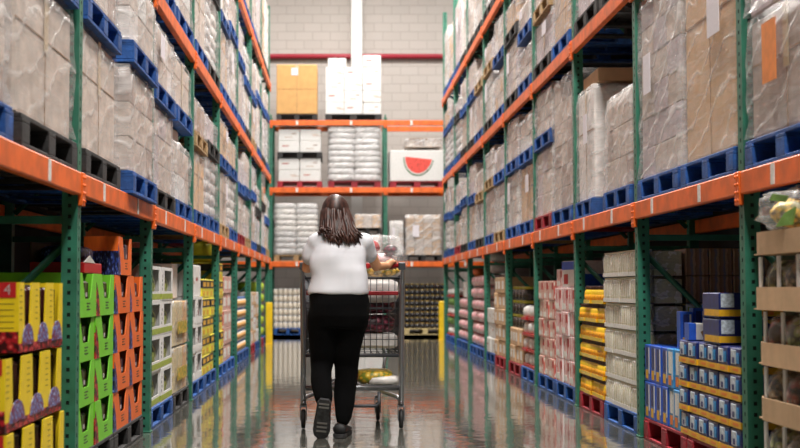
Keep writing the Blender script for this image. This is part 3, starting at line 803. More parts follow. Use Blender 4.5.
GC = vcase('berry_case', .545, .6, .234, 'green_card', 'cherry', 'pouch_dark', 0)
OC = vcase('berry_case', .545, .6, .234, 'orange_card', 'blueberry', 'pouch_blue', 0)
FL = 1.345
def fpallets(side, y0, y1, cols, face, where):
    n = len(cols); w = (y1-y0)/n
    for i, c in enumerate(cols):
        pallet(side, y0+w*(i+.5), .001, face, w-.02, c, f'on the floor under {where}' + ('' if n == 1 else (', nearer one', ', farther one')[i] if n == 2 else f', {ORD[i]} one back'))
# left, second bay: green and orange cases
for k in range(4):
    for c in range(2):
        GC.inst(at('left', 6.67+.55*c, .142+.236*k, FL+rs.uniform(0, .012)), RZ['left'], f'lime green berry case with notched window, {tier_word(k,4)}, {col_word(c,2)}, left rack', 'berry case', 'green berry cases')
        OC.inst(at('left', 7.80+.55*c, .142+.236*k, FL+rs.uniform(0, .012)), RZ['left'], f'orange blueberry case with notched window, {tier_word(k,4)}, {col_word(c,2)}, left rack', 'berry case', 'orange berry cases')
fpallets('left', 6.39, 8.62, ('black', 'black'), FL-.005, 'the green and orange berry cases')
OC.inst(at('left', 7.86, .142+.236*4+.001, FL-.0), RZ['left'], 'orange blueberry case lying alone on top of the orange column, left rack', 'berry case', 'orange berry cases', sc=(.9, .35, 1.0))
p = Proto('open_case'); mb = MB(); mb.bbox(-.25, .25, 0, .3, 0, .06, 'red_print', .004); mb.box(-.25, .25, .29, .3, .06, .17, 'card_inside'); p.part('tray', mb)
p.part('berry_bags', MB().ellip((0, .15, .1), (.23, .13, .06), 'blueberry', 16, 8, p=.6, nz=.08)); p.part('flap', MB().prism([(-.25, .06), (.05, .06), (-.1, .1)], -.001, .004, 'tag_white'))
p.inst(at('left', 7.1, .142+.236*4+.001, FL+.05), RZ['left'], 'red open tray of dark blue berry bags on top of the green cases', 'tray')
# left, nearest bay: yellow display trays
def ytray(w, d, h, nwin, near_end):
    p = Proto('display_tray'); mb = MB(); c = 'yellow_card'; x0 = -w/2
    def W(x0, ww, lo=.36):
        pts = [(x0, 0), (x0+ww, 0), (x0+ww, h), (x0+ww*.78, h), (x0+ww*.7, h*lo), (x0+ww*.36, h*lo), (x0+ww*.3, h), (x0, h)]
        mb.prism(pts, 0, .006, c)
    ww = w/nwin
    for i in range(nwin): W(x0+i*ww, ww)
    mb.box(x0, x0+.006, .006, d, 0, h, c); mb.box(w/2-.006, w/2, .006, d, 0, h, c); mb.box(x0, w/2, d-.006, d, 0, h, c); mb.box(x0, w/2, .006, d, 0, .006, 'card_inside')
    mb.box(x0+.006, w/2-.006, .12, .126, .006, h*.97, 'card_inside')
    for q in range(5): mb.box(x0-.0012, x0, .02, .02+(.16, .2, .13, .19, .15)[q], h*(.7-.085*q)-.004, h*(.7-.085*q), 'ink_soft')
    for i in range(nwin):
        for q in range(6): mb.box(x0+i*ww+.012, x0+i*ww+.012+ww*.14, -.001, 0, h*(.9-.085*q)-.004, h*(.9-.085*q), 'ink_soft')
    p.part('case', mb)
    b = MB()
    b.box(x0, w/2, -.0012, 0, 0, h*.13, 'cherry'); b.box(x0-.0014, x0, .0, d, 0, h*.3, 'cherry'); p.part('berry_print', b)
    for i in range(nwin):
        e = MB(); x = x0+(i+.55)*ww
        e.prism([(x+ww*.36*math.cos(t*math.pi/10), .03+h*.3*math.sin(t*math.pi/10)) for t in range(11)], -.004, -.0014, 'berry_bubble'); p.part('bubble_print', e)
    f = MB(); f.box(x0-.003, x0-.0015, .012, .08, h*.78, h*1.0, 'red_print'); p.part('price_flag', f)
    for i in range(nwin):
        x = x0+(i+.52)*ww; p.part('pouch', MB().bbox(x-ww*.42, x+ww*.42, .03, .11, .008, h*.93, 'pouch_dark', .012))
    t = MB(); text_mb(t, '4', .06, 0, 0, 0, 'tag_white')
    t.v = [(x0-.0035-abs(v[1]), .046-v[0], h*.89+v[2]) for v in t.v]; p.part('numeral', t)
    return p
YA = ytray(.98, .85, .278, 3, True); YB = ytray(.72, .85, .282, 3, True)
YF = 1.25
for k in range(3):
    (YB if k == 2 else YA).inst(at('left', 5.72-(.36 if k == 2 else .49), .17+.285*k+(.005 if k == 2 else 0), YF+(.0, .012, .02)[k]), RZ['left']+(0, .006, -.02)[k], f'yellow display tray with tall windows, {("bottom tier", "middle tier", "top tier")[k]}, nearest stack, left rack', 'display tray', 'yellow display trays', tilt=(0, 0))
fpallets('left', 4.6, 5.75, ('black',), YF+.01, 'the yellow display trays')
tz = .17+.285*2+.283
tag(MB().bbox(-.12, .12, -.1, .1, 0, .03, 'white_plain', .004, mx=Matrix.Rotation(.35, 4, 'X') @ Matrix.Rotation(.4, 4, 'Y')).obj('folded_flyer'), 'white folded paper lying on top of the yellow trays', 'paper').location = (-1.66, 5.5, tz+.05)
# cases behind the yellow trays, in the shade
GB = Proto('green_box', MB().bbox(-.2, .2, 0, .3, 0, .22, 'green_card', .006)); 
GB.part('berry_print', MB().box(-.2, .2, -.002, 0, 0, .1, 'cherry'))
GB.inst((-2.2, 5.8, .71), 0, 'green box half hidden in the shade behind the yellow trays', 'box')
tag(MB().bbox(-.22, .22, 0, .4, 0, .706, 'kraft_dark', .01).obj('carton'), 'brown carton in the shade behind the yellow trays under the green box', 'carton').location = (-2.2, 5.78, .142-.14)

# left, third bay: white carton with two-part windows
def wincase(name, w, d, h, band, prod, text):
    p = Proto(name); mb = MB(); c = 'white_card'
    x0, x1, z0, z1 = -w*.24, w*.4, h*.27, h*.9
    mb.box(-w/2, x0, 0, .006, 0, h, c); mb.box(x1, w/2, 0, .006, 0, h, c); mb.box(x0, x1, 0, .006, z1, h, c); mb.box(x0, x1, 0, .006, 0, z0, c)
    mb.box(-w/2, -w/2+.006, .006, d, 0, h, c); mb.box(w/2-.006, w/2, .006, d, 0, h, c); mb.box(-w/2, w/2, d-.006, d, 0, h, c); mb.box(-w/2, w/2, .006, d, h-.006, h, c); mb.box(-w/2, w/2, .006, d, 0, .006, c)
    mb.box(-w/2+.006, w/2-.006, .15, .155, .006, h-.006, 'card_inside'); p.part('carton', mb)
    b = MB(); b.box(-w/2-.0008, w/2, -.0012, 0, h*.04, h*.2, band); b.box(-w/2-.0012, -w/2, 0, d, h*.04, h*.2, band); p.part('colour_band', b)
    for i in range(2):
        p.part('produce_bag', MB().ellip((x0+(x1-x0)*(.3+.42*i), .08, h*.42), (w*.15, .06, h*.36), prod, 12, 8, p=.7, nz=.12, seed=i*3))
    t = MB(); 
    for q in range(4): t.box(-w*.45+.02*(q % 2), -w*.45+.02*(q % 2)+.018, -.001, 0, h*(.3+.13*q), h*(.38+.13*q), 'ink')
    p.part('lettering', t); return p
WC = wincase('window_carton', .63, .55, .255, 'lime_band', 'produce', '')
for k in range(4):
    for c in range(2):
        WC.inst(at('left', 9.18+.64*c, .142+.257*k, FL+rs.uniform(0, .012)), RZ['left'], f'white window carton with lime band, {tier_word(k,4)}, {col_word(c,2)}, left rack', 'carton', 'white window cartons')
fpallets('left', 8.87, 10.13, ('blue',), FL-.01, 'the white window cartons')
p = Proto('wrapped_bale'); mb = MB(); carton_grid(mb, .93, .7, .37, 3, 2, 1, ['pale_wood', 'kraft_gold'], 3); p.part('slim_boxes', mb)
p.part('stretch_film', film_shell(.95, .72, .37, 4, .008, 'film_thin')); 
p.part('picture_band', MB().box(-.3, .3, -.016, -.014, .1, .2, 'snack_bag'))
for k in range(2): p.inst(at('left', 10.66, .144+.385*k, FL), RZ['left'], f'pale yellow wrapped bale of slim boxes, {("lower","upper")[k]} of two, left rack', 'bale', 'pale yellow bales')
fpallets('left', 10.15, 11.2, ('black',), FL-.01, 'the pale yellow bales')
p = Proto('printed_carton', MB().bbox(-.3, .3, 0, .35, 0, .3, 'offwhite', .006)); t = MB(); text_mb(t, 'go', .2, -.12, -.001, .14, 'navy_card'); p.part('lettering', t)
p.inst((-1.74, 10.8, .92), 0, 'grey-white carton lettered go above the pale yellow bales, left rack', 'carton')
# left, fourth bay
WP = wincase('window_carton', .5, .5, .26, 'white_card', 'produce_red', '')
for k in range(3):
    for c in range(2):
        WP.inst(at('left', 11.59+.51*c, .142+.262*k, FL+rs.uniform(0, .01)), RZ['left'], f'white carton with reddish produce window, {tier_word(k,3)}, {col_word(c,2)}, left rack', 'carton', 'white reddish window cartons')
for c in range(2):
    WCASE[c].inst(at('left', 11.59+.51*c, .142+.787, FL+.02), RZ['left'], f'plain white carton on top of the reddish window cartons, {("near","far")[c]} one, left rack', 'carton', 'plain white cartons', sc=(1.2, .9, 1.15))
def bandcase(name, w, d, h, m, band, m2):
    p = Proto(name, MB().bbox(-w/2, w/2, 0, d, 0, h, m, .006))
    b = MB(); b.box(-w/2-.001, w/2+.001, -.0015, d, h*.52, h*.92, band); b.box(-w*.3, w*.28, -.003, -.0015, h*.6, h*.84, m2); b.box(-w*.3, w*.1, -.002, 0, h*.12, h*.36, m2); p.part('colour_band', b); return p
YK = bandcase('snack_case', .38, .5, .19, 'bag_yellow', 'black_card', 'gold_band')
for k in range(5):
    for c in range(3):
        YK.inst(at('left', 12.56+.385*c, .142+.192*k, FL+rs.uniform(0, .012)), RZ['left'], f'yellow and black snack case, {tier_word(k,5)}, {col_word(c,3)}, fourth bay, left rack', 'snack case', 'yellow and black cases')
fpallets('left', 11.35, 13.68, ('blue', 'blue'), FL-.01, 'the fourth bay cartons on the left')
# left, fifth bay
for k in range(6):
    for c in range(2):
        YK.inst(at('left', 14.0+.4*c, .142+.192*k, FL+rs.uniform(0, .02)), RZ['left'], f'yellow and black snack case, {tier_word(k,6)}, {col_word(c,2)}, fifth bay, left rack', 'snack case', 'yellow and black cases')
YL = Proto('yellow_bag', MB().ellip((0, .2, .12), (.19, .18, .13), 'bag_yellow', 14, 8, p=.6, nz=.06)); 
YL.inst(at('left', 14.1, .142+6*.192, FL), RZ['left'], 'bright yellow bag on top of the snack cases, fifth bay, left rack', 'bag')
PKB = Proto('pink_carton', MB().bbox(-.25, .25, 0, .5, 0, .2, 'pink_pack', .006)); PKB.part('label_panel', MB().box(-.14, .12, -.002, 0, .05, .15, 'tag_white'))
for k in range(5):
    for c in range(2):
        PKB.inst(at('left', 14.9+.55*c, .142+.202*k, FL+rs.uniform(0, .02)), RZ['left'], f'pinkish striped carton, {tier_word(k,5)}, {col_word(c,2)}, fifth bay, left rack', 'carton', 'pinkish cartons on the left rack')
fpallets('left', 13.83, 16.1, ('blue', 'blue'), FL-.01, 'the fifth bay goods on the left')
# left, sixth bay: tubs with blue lids
TB = jar_proto('lidded_tub', 'tub_white', 'lid_blue', .14, .148, .03, label='kraft_gold', n=14)
for k in range(5):
    for c in range(7):
        TB.inst(at('left', 16.42+.295*c, .142+.15*k, FL+.15), 0, f'cream tub with blue lid, {tier_word(k,5)}, {col_word(c,7)}, left rack', 'tub', 'tubs with blue lids')
fpallets('left', 16.31, 18.6, ('blue', 'blue'), FL-.01, 'the blue-lidded tubs')
# left, seventh and eighth bays
TC = Proto('tan_carton', MB().bbox(-.27, .27, 0, .5, 0, .2, 'kraft', .008)); TC.part('label_panel', MB().box(-.12, .14, -.002, 0, .05, .15, 'tag_white'))
for k in range(4):
    for c in range(4):
        (TC if (k+c) % 3 else WCASE[1]).inst(at('left', 19.06+.565*c, .142+.202*k, FL+rs.uniform(0, .02)), RZ['left'], f'{"tan" if (k+c) % 3 else "white"} carton, {tier_word(k,4)}, {col_word(c,4)}, seventh bay, left rack', 'carton', 'seventh bay cartons', sc=None if (k+c) % 3 else (1.3, 1, .77))
fpallets('left', 18.78, 21.1, ('red', 'blue'), FL-.01, 'the seventh bay cartons on the left')
LB = Proto('lime_bag', MB().ellip((0, .2, .1), (.26, .2, .092), 'bag_lime', 14, 8, p=.55, nz=.05))
for k in range(5):
    for c in range(3):
        LB.inst(at('left', 21.6+.56*c, .142+.2*k, FL+.02), RZ['left'], f'lime green bag, {tier_word(k,5)}, {col_word(c,3)}, last bay, left rack', 'bag', 'lime green bags')
fpallets('left', 21.25, 23.2, ('red', 'blue'), FL-.01, 'the lime green bags')

# ------------------------------------------------------------------ right side, floor level
RFF = RF+.02
# second bay: blue boxes and navy packs on red pallets
fpallets('right', 6.36, 8.46, ('red', 'red'), RFF-.005, 'the blue boxes and navy packs')
def bluebox(m, m2):
    p = Proto('blue_box', MB().bbox(-.095, .095, 0, .32, 0, .27, m, .004)); b = MB()
    b.box(-.05, .03, -.0015, 0, .1, .25, m2); b.box(.045, .07, -.0015, 0, .06, .25, 'tag_white'); p.part('printed_panel', b)
    p.part('picture', MB().box(-.06, .02, -.0015, 0, .02, .085, 'orange_print' if m2 == 'tag_white' else 'gold_band')); return p
B1 = bluebox('blue_card', 'navy_card'); B2 = bluebox('cyan_card', 'tag_white')
for k in range(2):
    for c in range(6):
        (B1 if c > 1 else B2).inst(at('right', 7.64+.145*c, .142+.245*k, RFF+rs.uniform(0, .012)), RZ['right'], f'{"blue" if c > 1 else "light blue"} slim box, {("lower","upper")[k]} row, {col_word(c,6)}, right rack', 'box', 'blue slim boxes', sc=(.74, 1, .9))
def navypack(w, h, d=.4):
    p = Proto('navy_pack', MB().bbox(-w/2, w/2, 0, d, 0, h, 'navy_card', .008)); b = MB(); b.box(-w/2-.002, w/2+.002, -.003, d, h*.02, h*.27, 'gold_band')
    b.box(-w*.2, w*.3, -.0036, -.003, h*.1, h*.2, 'orange_print'); p.part('gold_band', b)
    p.part('front_label', MB().bbox(-w*.34, w*.1, -.004, 0, h*.36, h*.9, 'pack_label', .002)); t = MB(); t.box(-w*.22, -w*.02, -.005, -.004, h*.4, h*.62, 'navy_card'); t.box(.12*w, .34*w, -.004, -.001, h*.4, h*.8, 'cyan_card'); p.part('printed_panel', t); return p
NP = navypack(.185, .136)
for k in range(4):
    for c in range(6):
        NP.inst(at('right', 6.5+.19*c, .142+.14*k, RFF-.01+rs.uniform(0, .012)), RZ['right'], f'navy pack with gold band, {tier_word(k,4)}, {col_word(c,6)}, right rack', 'pack', 'navy packs with gold bands')
# two larger packs set on top, turned towards the camera, with white squares
def bigpack():
    p = Proto('navy_carton', MB().bbox(-.17, .17, 0, .34, 0, .165, 'navy_card', .006)); b = MB(); b.box(-.171, .171, -.002, .3, .012, .055, 'gold_band'); b.box(-.04, .12, -.003, -.002, .02, .045, 'orange_print'); p.part('gold_band', b)
    p.part('white_square', MB().box(-.05, .045, -.003, -.0005, .075, .155, 'tag_white', mx=Matrix.Rotation(.08, 4, 'Y'))); p.part('gold_spot', MB().prism([(.17, .165), (.07, .16), (.1, .135), (.17, .12)], -.002, 0, 'gold_band'))
    p.part('side_label', MB().box(-.16, -.09, -.0025, -.0005, .07, .16, 'pack_label')); return p
BP = bigpack()
for k in range(2): BP.inst((2.21, 6.72, .142+.14*4+.142*k), -.03, f'navy carton with white square, {("lower","upper")[k]} of two on top of the navy packs', 'carton', 'navy cartons with white squares', sc=(1, 1, .82))
for k in range(4): tag(MB().box(0, .075, -.002, 0, 0, .075, 'tag_white').obj('white_card_tag'), f'small white tag on navy packs nearest the green post, {tier_word(k,4)}', 'tag').location = (RFF+.02, 6.395, .2+.14*k)
p = Proto('white_box', MB().bbox(-.18, .18, 0, .25, 0, .12, 'white_card', .004)); t = MB(); t.prism([(-.02,.02),(.02,.03),(.0,.06),(.03,.09),(-.01,.1),(-.02,.07),(-.05,.06)], -.002, 0, 'kraft_dark'); t.box(.08, .14, -.002, 0, .02, .09, 'kraft'); p.part('brown_print', t); p.part('blue_end', MB().box(-.181, -.1, -.001, .251, 0, .121, 'blue_card'))
p.inst((2.13, 7.3, .142+.14*4+.001), -.1, 'white and blue box with brown picture on top of the navy packs', 'box', sc=(.5, .6, .8))
for i in range(3): B1.inst((2.13+.085*i, 7.68+.02*i, .142+.245*2), -.1, f'blue slim box standing above the others beside the white box, {("left","middle","right")[i]} one', 'box', 'blue slim boxes', sc=(.4, .4, .85+.08*i))
# third bay: jar cases and yellow bottle packs
fpallets('right', 8.6, 9.72, ('blue',), RFF-.005, 'the cream jar cases'); fpallets('right', 9.74, 10.71, ('red',), RFF-.005, 'the yellow bottle packs')
def jarcase(m, w=.275, h=.185, d=.3):
    p = Proto('jar_case'); mb = MB(); n = 5
    for i in range(n):
        for j in range(2): 
            x = -w/2+w*(i+.5)/n; r = w/n/2*.98; y = r+j*2*r; mb.lathe([(r*.92, .004), (r, .015), (r, h*.74), (r*.78, h*.84), (r*.7, h*.9)], m, x, y, 0, 8)
    mb.box(-w/2+.004, w/2-.004, 4*w/n/2*1.02, d, .004, h*.9, m)
    p.part('jars', mb); l = MB()
    for i in range(n):
        for j in range(2): x = -w/2+w*(i+.5)/n; r = w/n/2; l.lathe([(r*.74, h*.88), (r*.78, h*.985), (r*.6, h*.99)], 'jar_lid', x, r+j*2*r, 0, 8)
    p.part('lids', l); p.part('tray', MB().box(-w/2, w/2, -.003, .0, 0, .03, 'tag_white').box(-w/2, w/2, 0, d, 0, .004, 'tag_white')); 
    p.part('shrink_film', MB().bbox(-w/2-.002, w/2+.002, -.005, d, .03, h*.97, 'cello', .02)); return p
JC = jarcase('jar_pack')
for k in range(6):
    for c in range(4):
        JC.inst(at('right', 8.735+.28*c, .142+.19*k, RFF+rs.uniform(0, .015)), RZ['right'], f'cream jar case in shrink film, {tier_word(k,6)}, {col_word(c,4)}, right rack', 'jar case', 'cream jar cases')
# the same pallet from its near side; shade painted into its jar cases as brown
JB = Proto('shaded_jar_case', MB().bbox(-.08, .08, 0, .3, 0, .186, 'shaded_jar_pack', .006)); JB.part('lid_strip', MB().box(-.078, .078, .004, .28, .186, .188, 'kraft_dark')); 
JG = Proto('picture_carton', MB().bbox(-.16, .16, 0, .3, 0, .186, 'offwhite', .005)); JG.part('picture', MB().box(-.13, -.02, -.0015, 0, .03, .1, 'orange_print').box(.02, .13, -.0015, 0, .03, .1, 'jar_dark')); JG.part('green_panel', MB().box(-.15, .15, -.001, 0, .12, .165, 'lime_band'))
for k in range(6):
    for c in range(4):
        if k >= 4: JB.inst((RFF+.42+.165*c, 8.62, .142+.19*k), 0, f'jar case in painted brown shade behind the jars, {tier_word(k,6)}, {("first","second","third","fourth")[c]} from the aisle', 'case', 'jar cases in painted shade')
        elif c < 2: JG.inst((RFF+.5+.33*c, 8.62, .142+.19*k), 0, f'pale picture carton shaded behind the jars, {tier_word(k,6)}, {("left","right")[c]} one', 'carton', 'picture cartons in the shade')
def oilpack(n=4):
    w, h = .243, .146; p = Proto('bottle_pack'); 
    for i in range(n):
        for j in range(2):
            r = w/n/2; x = -w/2+r+2*r*i; y = r+2*r*j
            b = MB().lathe([(r*.85, .003), (r*.98, .012), (r*.98, h*.64), (r*.85, h*.72), (r*.5, h*.78), (r*.48, h*.8)], 'oil_yellow', x, y, 0, 10); o = p.part('bottle', b)
            p.part('cap', MB().lathe([(r*.6, h*.78), (r*.6, h*.96), (r*.5, h*.97)], 'cap_dark', x, y, 0, 8), o)
            if j == 0: p.part('label_band', MB().lathe([(r*1.0, h*.2), (r*1.0, h*.5)], 'oil_label', x, y, 0, 10), o)
    p.part('tray', MB().box(-w/2, w/2, -.004, 0, 0, .03, 'oil_yellow').box(-w/2, w/2, 0, 4*w/n/2, 0, .003, 'oil_yellow')); return p
OP = oilpack()
for k in range(6):
    for c in range(4):
        if k == 5 and c == 3: continue
        OP.inst(at('right', 9.852+.244*c, .142+.148*k, RFF-.005+rs.uniform(0, .015)), RZ['right'], f'pack of yellow bottles with dark caps, {tier_word(k,6)}, {col_word(c,4)}, right rack', 'bottle pack', 'yellow bottle packs')
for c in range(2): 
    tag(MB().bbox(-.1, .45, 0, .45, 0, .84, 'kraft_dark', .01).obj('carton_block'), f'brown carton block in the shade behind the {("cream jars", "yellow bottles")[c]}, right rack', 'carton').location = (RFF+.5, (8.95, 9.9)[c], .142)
# fourth bay: red and white cartons
fpallets('right', 10.86, 12.95, ('blue', 'blue'), RFF-.005, 'the red and white cartons')
def rw(m, w, h):
    p = Proto('red_white_carton', MB().bbox(-w/2, w/2, 0, .45, 0, h, m, .005)); b = MB(); b.box(-w*.4, w*.05, -.0015, 0, h*.1, h*.35, 'tag_white'); b.box(w*.1, w*.4, -.0015, 0, h*.55, h*.9, 'lid_red'); p.part('printed_panel', b); return p
RW = rw('red_white', .33, .215); RP = rw('pink_pack', .3, .185)
for k in range(4):
    for c in range(3): RW.inst(at('right', 11.05+.335*c, .142+.218*k, RFF+rs.uniform(0, .015)), RZ['right'], f'red and white carton, {tier_word(k,4)}, {col_word(c,3)}, fourth bay, right rack', 'carton', 'red and white cartons')
for k in range(5):
    for c in range(3): RP.inst(at('right', 12.12+.305*c, .142+.188*k, RFF+rs.uniform(0, .015)), RZ['right'], f'pink striped carton, {tier_word(k,5)}, {col_word(c,3)}, fourth bay, right rack', 'carton', 'pink striped cartons')
p = Proto('blue_white_carton', MB().bbox(-.2, .2, 0, .3, 0, .24, 'white_card', .005)); p.part('colour_band', MB().box(-.2, .2, -.0015, 0, .16, .235, 'blue_card').box(-.16, -.06, -.0015, 0, .03, .12, 'lid_red')); p.part('end_panel', MB().box(.2, .2015, 0, .3, 0, .12, 'blue_card'))
p.inst(at('right', 11.35, .142+.218*4+.001, RFF+.05), RZ['right']+.2, 'white and blue carton lying on top of the red and white cartons', 'carton')
RW.inst(at('right', 11.8, .142+.218*4+.001, RFF+.03), RZ['right'], 'single red and white carton on top, farthest column, fourth bay, right rack', 'carton', 'red and white cartons', sc=(.9, .8, .8))
# fifth bay: white bags on red trays, yellow-lidded tubs, brown cartons
fpallets('right', 13.1, 15.18, ('blue', 'red'), RFF-.005, 'the white bags and brown cartons')
WB = Proto('white_bag', MB().ellip((0, .17, .085), (.16, .165, .078), 'bag_white', 14, 8, p=.6, nz=.06)); WB.part('red_tray', MB().box(-.165, .165, 0, .34, 0, .028, 'lid_red'))
for k in range(4):
    for c in range(3): WB.inst(at('right', 13.26+.34*c, .144+.172*k, RFF+rs.uniform(0, .02)), RZ['right'], f'white bag on a red tray, {tier_word(k,4)}, {col_word(c,3)}, fifth bay, right rack', 'bag', 'white bags on red trays')
for k in range(2):
    for c in range(4): TC.inst(at('right', 14.27+.255*c, .142+.202*k, RFF+rs.uniform(0, .02)), RZ['right'], f'tan carton, {("lower","upper")[k]} row, {col_word(c,4)}, fifth bay, right rack', 'carton', 'tan cartons in the fifth bay', sc=(.45, .9, 1))
TY = jar_proto('lidded_tub', 'jar_dark', 'lid_yellow', .12, .16, .04, n=14)
for k in range(3):
    for c in range(4): TY.inst(at('right', 14.32+.26*c, .142+.404+.162*k, RFF+.16), 0, f'dark tub with yellow-green lid, {tier_word(k,3)}, {col_word(c,4)}, right rack', 'tub', 'tubs with yellow lids')
# sixth bay
fpallets('right', 15.5, 17.45, ('red', 'blue'), RFF-.005, 'the tan cartons and white cases')
for k in range(5):
    for c in range(3): TC.inst(at('right', 15.72+.34*c, .142+.202*k, RFF+rs.uniform(0, .02)), RZ['right'], f'tan carton, {tier_word(k,5)}, {col_word(c,3)}, sixth bay, right rack', 'carton', 'tan cartons in the sixth bay', sc=(.6, .9, 1))
for k in range(3):
    for c in range(2): WCASE[(k+c) % 3].inst(at('right', 16.79+.42*c, .142+.2*k, RFF+rs.uniform(0, .02)), RZ['right'], f'white case, {tier_word(k,3)}, {col_word(c,2)}, sixth bay, right rack', 'carton', 'white cases in the sixth bay', sc=(1, 1, .76))
# seventh and eighth bays: pink-white bags
PB = Proto('pink_bag', MB().ellip((0, .2, .09), (.23, .2, .082), 'bag_pink', 14, 8, p=.55, nz=.06))
fpallets('right', 17.7, 19.65, ('blue', 'blue'), RFF-.005, 'the tall stack of pink-white bags'); fpallets('right', 19.9, 21.85, ('blue', 'blue'), RFF-.005, 'the lower stack of pink-white bags')
for k in range(6):
    for c in range(4): PB.inst(at('right', 17.95+.48*c, .142+.178*k, RFF+rs.uniform(0, .03)), RZ['right'], f'pink and white bag, {tier_word(k,6)}, {col_word(c,4)}, seventh bay, right rack', 'bag', 'pink and white bags')
for k in range(3): WB.inst(at('right', 17.95, .144+.178*6+.17*k, RFF+.05), RZ['right'], f'white bag piled above the pink bags, {("lowest","middle","topmost")[k]}, seventh bay, right rack', 'bag', 'white bags above the pink ones', skip=('red_tray',))
for k in range(4):
    for c in range(4): PB.inst(at('right', 20.15+.48*c, .142+.178*k, RFF+rs.uniform(0, .03)), RZ['right'], f'pink and white bag, {tier_word(k,4)}, {col_word(c,4)}, eighth bay, right rack', 'bag', 'pink and white bags')
for c in range(2): WCASE[c].inst(at('right', 20.25+.5*c, .142+.178*4+.01, RFF+.03), RZ['right'], f'white case on top of the eighth bay pink bags, {("near","far")[c]} one, right rack', 'carton', 'white cases on pink bags')
OB = Proto('orange_bag', MB().ellip((0, .12, .09), (.16, .1, .1), 'bag_orange', 12, 8, p=.7, nz=.06))
for c in range(2): OB.inst(at('right', 20.3+.9*c, .142+.178*4+.28*(1-c)+.01, RFF+.1), RZ['right']+.4, f'orange bag on top of the eighth bay stack, {("near","far")[c]} one, right rack', 'bag', 'orange bags')
# ninth bay: green and white bags
fpallets('right', 22.1, 24.05, ('blue', 'blue'), RFF-.005, 'the green and white bags')
GN = Proto('green_bag', MB().ellip((0, .2, .09), (.23, .2, .082), 'bag_green', 14, 8, p=.55, nz=.06))
for k in range(5):
    for c in range(4): (GN if k % 2 else WB).inst(at('right', 22.35+.48*c, .144+.178*k, RFF+rs.uniform(0, .03)), RZ['right'], f'{"green" if k % 2 else "white"} bag, {tier_word(k,5)}, {col_word(c,4)}, last bay, right rack', 'bag', 'green and white bags', sc=None if k % 2 else (1.35, 1.15, .94))

# right, nearest bay: tall display of produce bags in curved cardboard trays
def ptray(w, d, h):
    p = Proto('produce_tray'); mb = MB(); r = .14; t = .006
    o = [(w/2, 0)] + [(-w/2+r-r*math.sin(a), r-r*math.cos(a)) for a in [math.pi/2*i/6 for i in range(7)]] + [(-w/2, d)]
    n = len(o)
    for (a, b) in zip(o, o[1:]):
        u = Vector((b[0]-a[0], b[1]-a[1], 0)).normalized(); nn = Vector((-u.y, u.x, 0))*-t
        mb.plan([(a[0], a[1]), (a[0]+nn.x, a[1]+nn.y), (b[0]+nn.x, b[1]+nn.y), (b[0], b[1])], 0, h, 'kraft')
    mb.box(-w/2+.02, w/2, .02, d, 0, .006, 'kraft'); mb.box(-w/2, w/2, d, d+.006, 0, .24, 'kraft_dark')
    p.part('tray', mb)
    for x in (-w/2+.08, -w/2+.32, -w/2+.56, -w/2+.8): p.part('divider', MB().box(x, x+.035, .025, .033, .006, .245, 'white_card'))
    return p
PT = ptray(1.25, .5, .105)
DF = 1.95
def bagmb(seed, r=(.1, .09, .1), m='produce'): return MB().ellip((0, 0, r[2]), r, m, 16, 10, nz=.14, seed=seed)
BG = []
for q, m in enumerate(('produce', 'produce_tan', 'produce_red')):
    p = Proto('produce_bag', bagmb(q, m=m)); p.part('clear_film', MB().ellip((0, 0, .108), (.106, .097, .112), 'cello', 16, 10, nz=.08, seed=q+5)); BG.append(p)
Y0 = 5.93-.625
for k in range(5):
    z = .142+.254*k if k else .142
    PT.inst(at('right', Y0, z, DF+(0, .01, .0, -.012, .0)[k]), RZ['right']+(0, .01, -.01, .0, .012)[k], f'brown cardboard produce tray with rounded corner, {tier_word(k,5)} of nearest right display', 'produce tray', 'produce display trays', skip=('divider',) if k == 4 else ())
    if k < 4:
        for c in range(4):
            BG[(k+c) % 3].inst((DF+.115, 5.75-.24*c, z+.03), rs.uniform(0, 6), f'clear bag of produce, {tier_word(k,4)}, {ORD[c]} from the green post, nearest right display', 'produce bag', 'bagged produce in the display', sc=(1, 1, 1))
pallet('right', Y0, .001, DF+.01, 1.24, 'wood', 'under the produce display trays nearest on the right')
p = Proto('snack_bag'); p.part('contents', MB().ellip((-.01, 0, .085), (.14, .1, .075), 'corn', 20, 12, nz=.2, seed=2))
f = MB()
f.ellip((0, 0, .1), (.185, .12, .1), 'cello', 26, 16, p=.6, nz=.22, seed=8)
f.prism([(-.2, .12), (-.12, .2), (.02, .225), (.0, .17), (-.1, .15)], -.01, .004, 'cello'); p.part('clear_film', f)
p.part('green_label', MB().prism([(.03, .01), (.16, .015), (.185, .1), (.1, .075)], -.128, -.12, 'bag_green').prism([(-.03, .15), (.1, .13), (.12, .16), (.0, .18)], -.122, -.115, 'bag_green'))
p.inst((DF+.1, 5.58, .142+.254*4+.107), R(-78), 'clear bag with yellow contents and green label lying on the topmost produce tray', 'bag', sc=(1, 1, .88))
